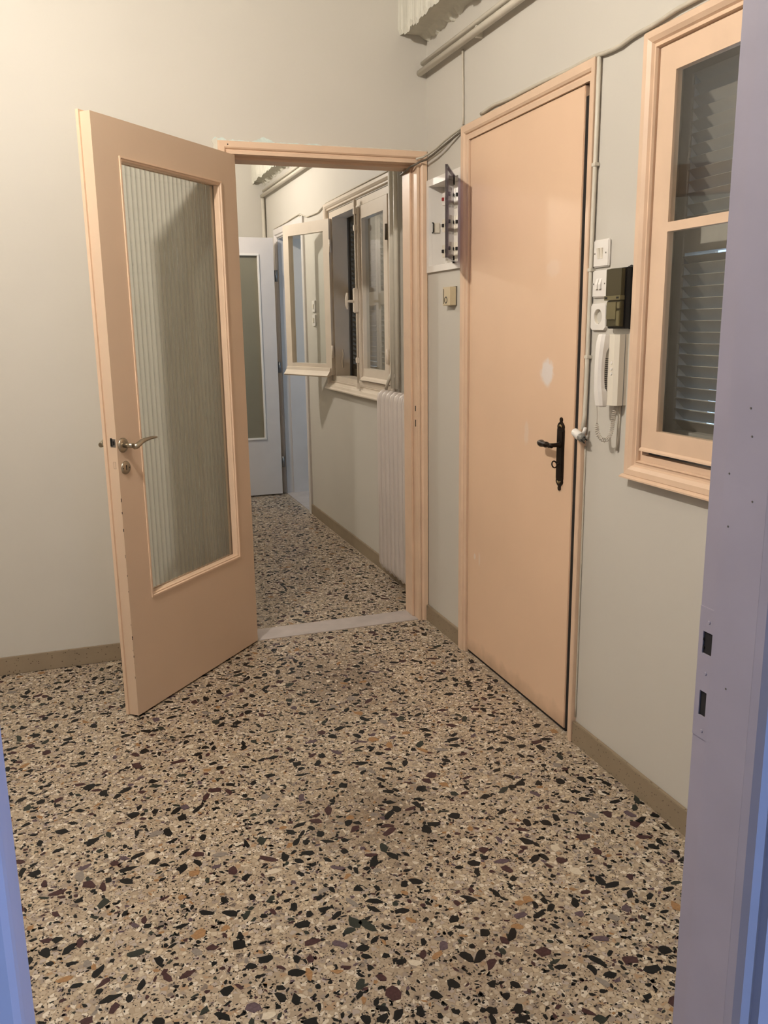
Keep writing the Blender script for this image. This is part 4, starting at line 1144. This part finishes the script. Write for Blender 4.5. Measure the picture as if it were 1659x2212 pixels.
def catmull(P, n):
    P = [Vector(p) for p in P]; out = []
    for i in range(len(P)-1):
        a, b, c, d = P[max(i-1, 0)], P[i], P[i+1], P[min(i+2, len(P)-1)]
        for k in range(n):
            t = k/n
            out.append(0.5*((2*b)+(c-a)*t+(2*a-5*b+4*c-d)*t*t+(3*b-a-3*c+d)*t**3))
    out.append(P[-1]); return out
path = catmull(cp, 40)
# coil only on the middle of the cord
L = [0]
for i in range(1, len(path)): L.append(L[-1]+(path[i]-path[i-1]).length)
pts = []
for i in range(len(path)):
    t = (path[min(i+1, len(path)-1)]-path[max(i-1, 0)]).normalized()
    a = t.cross(Vector((0.3, 0.2, 0.1))).normalized(); b = t.cross(a)
    s = L[i]/L[-1]
    amp = 0.0055*min(1, max(0, (s-0.24)/0.03))*min(1, max(0, (0.97-s)/0.05))
    ph = 2*PI*L[i]/0.0062
    pts.append(path[i]+(a*math.cos(ph)+b*math.sin(ph))*amp)
# resample finely so that the coil is round
fine = []
M2 = 900
for j in range(M2+1):
    s = L[-1]*j/M2
    i = min(max(np.searchsorted(L, s)-1, 0), len(path)-2)
    t_ = (s-L[i])/max(1e-9, L[i+1]-L[i]); p = path[i].lerp(path[i+1], t_)
    t = (path[i+1]-path[i]).normalized(); a = t.cross(Vector((0.3, 0.2, 0.1))).normalized(); b = t.cross(a)
    q = s/L[-1]; amp = 0.0055*min(1, max(0, (q-0.22)/0.03))*min(1, max(0, (0.96-q)/0.05))
    ph = 2*PI*s/0.0062
    fine.append(p+(a*math.cos(ph)+b*math.sin(ph))*amp)
tube(bm, fine, 0.0014, 5)
obj('coiled_cord', bm, COILM, ic)
pipe('cable', 'painted cable running down the wall from under the intercom', [(-0.004, -1.525, 1.168), (-0.004, -1.522, 1.10), (-0.004, -1.520, 1.03)], 0.005, CABLE, 'cable')

# ------------------------------------------------------------------ lamps (out of the picture)
def ceiling_lamp(label, p, power, group):
    t = thing('ceiling_lamp', label, 'lamp', (p.x, p.y, CH), 0, group)
    bm = bmesh.new(); lathe(bm, [(0, 0.045), (0.02, 0.04), (0.03, 0.012)], (p.x, p.y, CH), (0, 0, -1), 16); obj('canopy', bm, PLASTIC, t)
    bm = bmesh.new(); tube(bm, [(p.x, p.y, CH-0.02), (p.x, p.y, p.z+0.10)], 0.004, 6); obj('cord', bm, PLASTIC, t)
    bm = bmesh.new(); lathe(bm, [(0.045, 0.016), (0.05, 0.019), (0.09, 0.019), (0.105, 0.008)], p, (0, 0, 1), 14); obj('socket', bm, BLACK, t)
    bm = bmesh.new(); bmesh.ops.create_icosphere(bm, subdivisions=2, radius=0.045, matrix=Matrix.Translation(p))
    obj('bulb', bm, emit('bulb_glow', LAMP_COLOR, power), t)
ceiling_lamp('bare bulb pendant hanging over the entrance room', LAMP, LAMP_POWER, 'bare bulb lamps')
ceiling_lamp('bare bulb pendant hanging in the hall', HLAMP, HLAMP_POWER, 'bare bulb lamps')
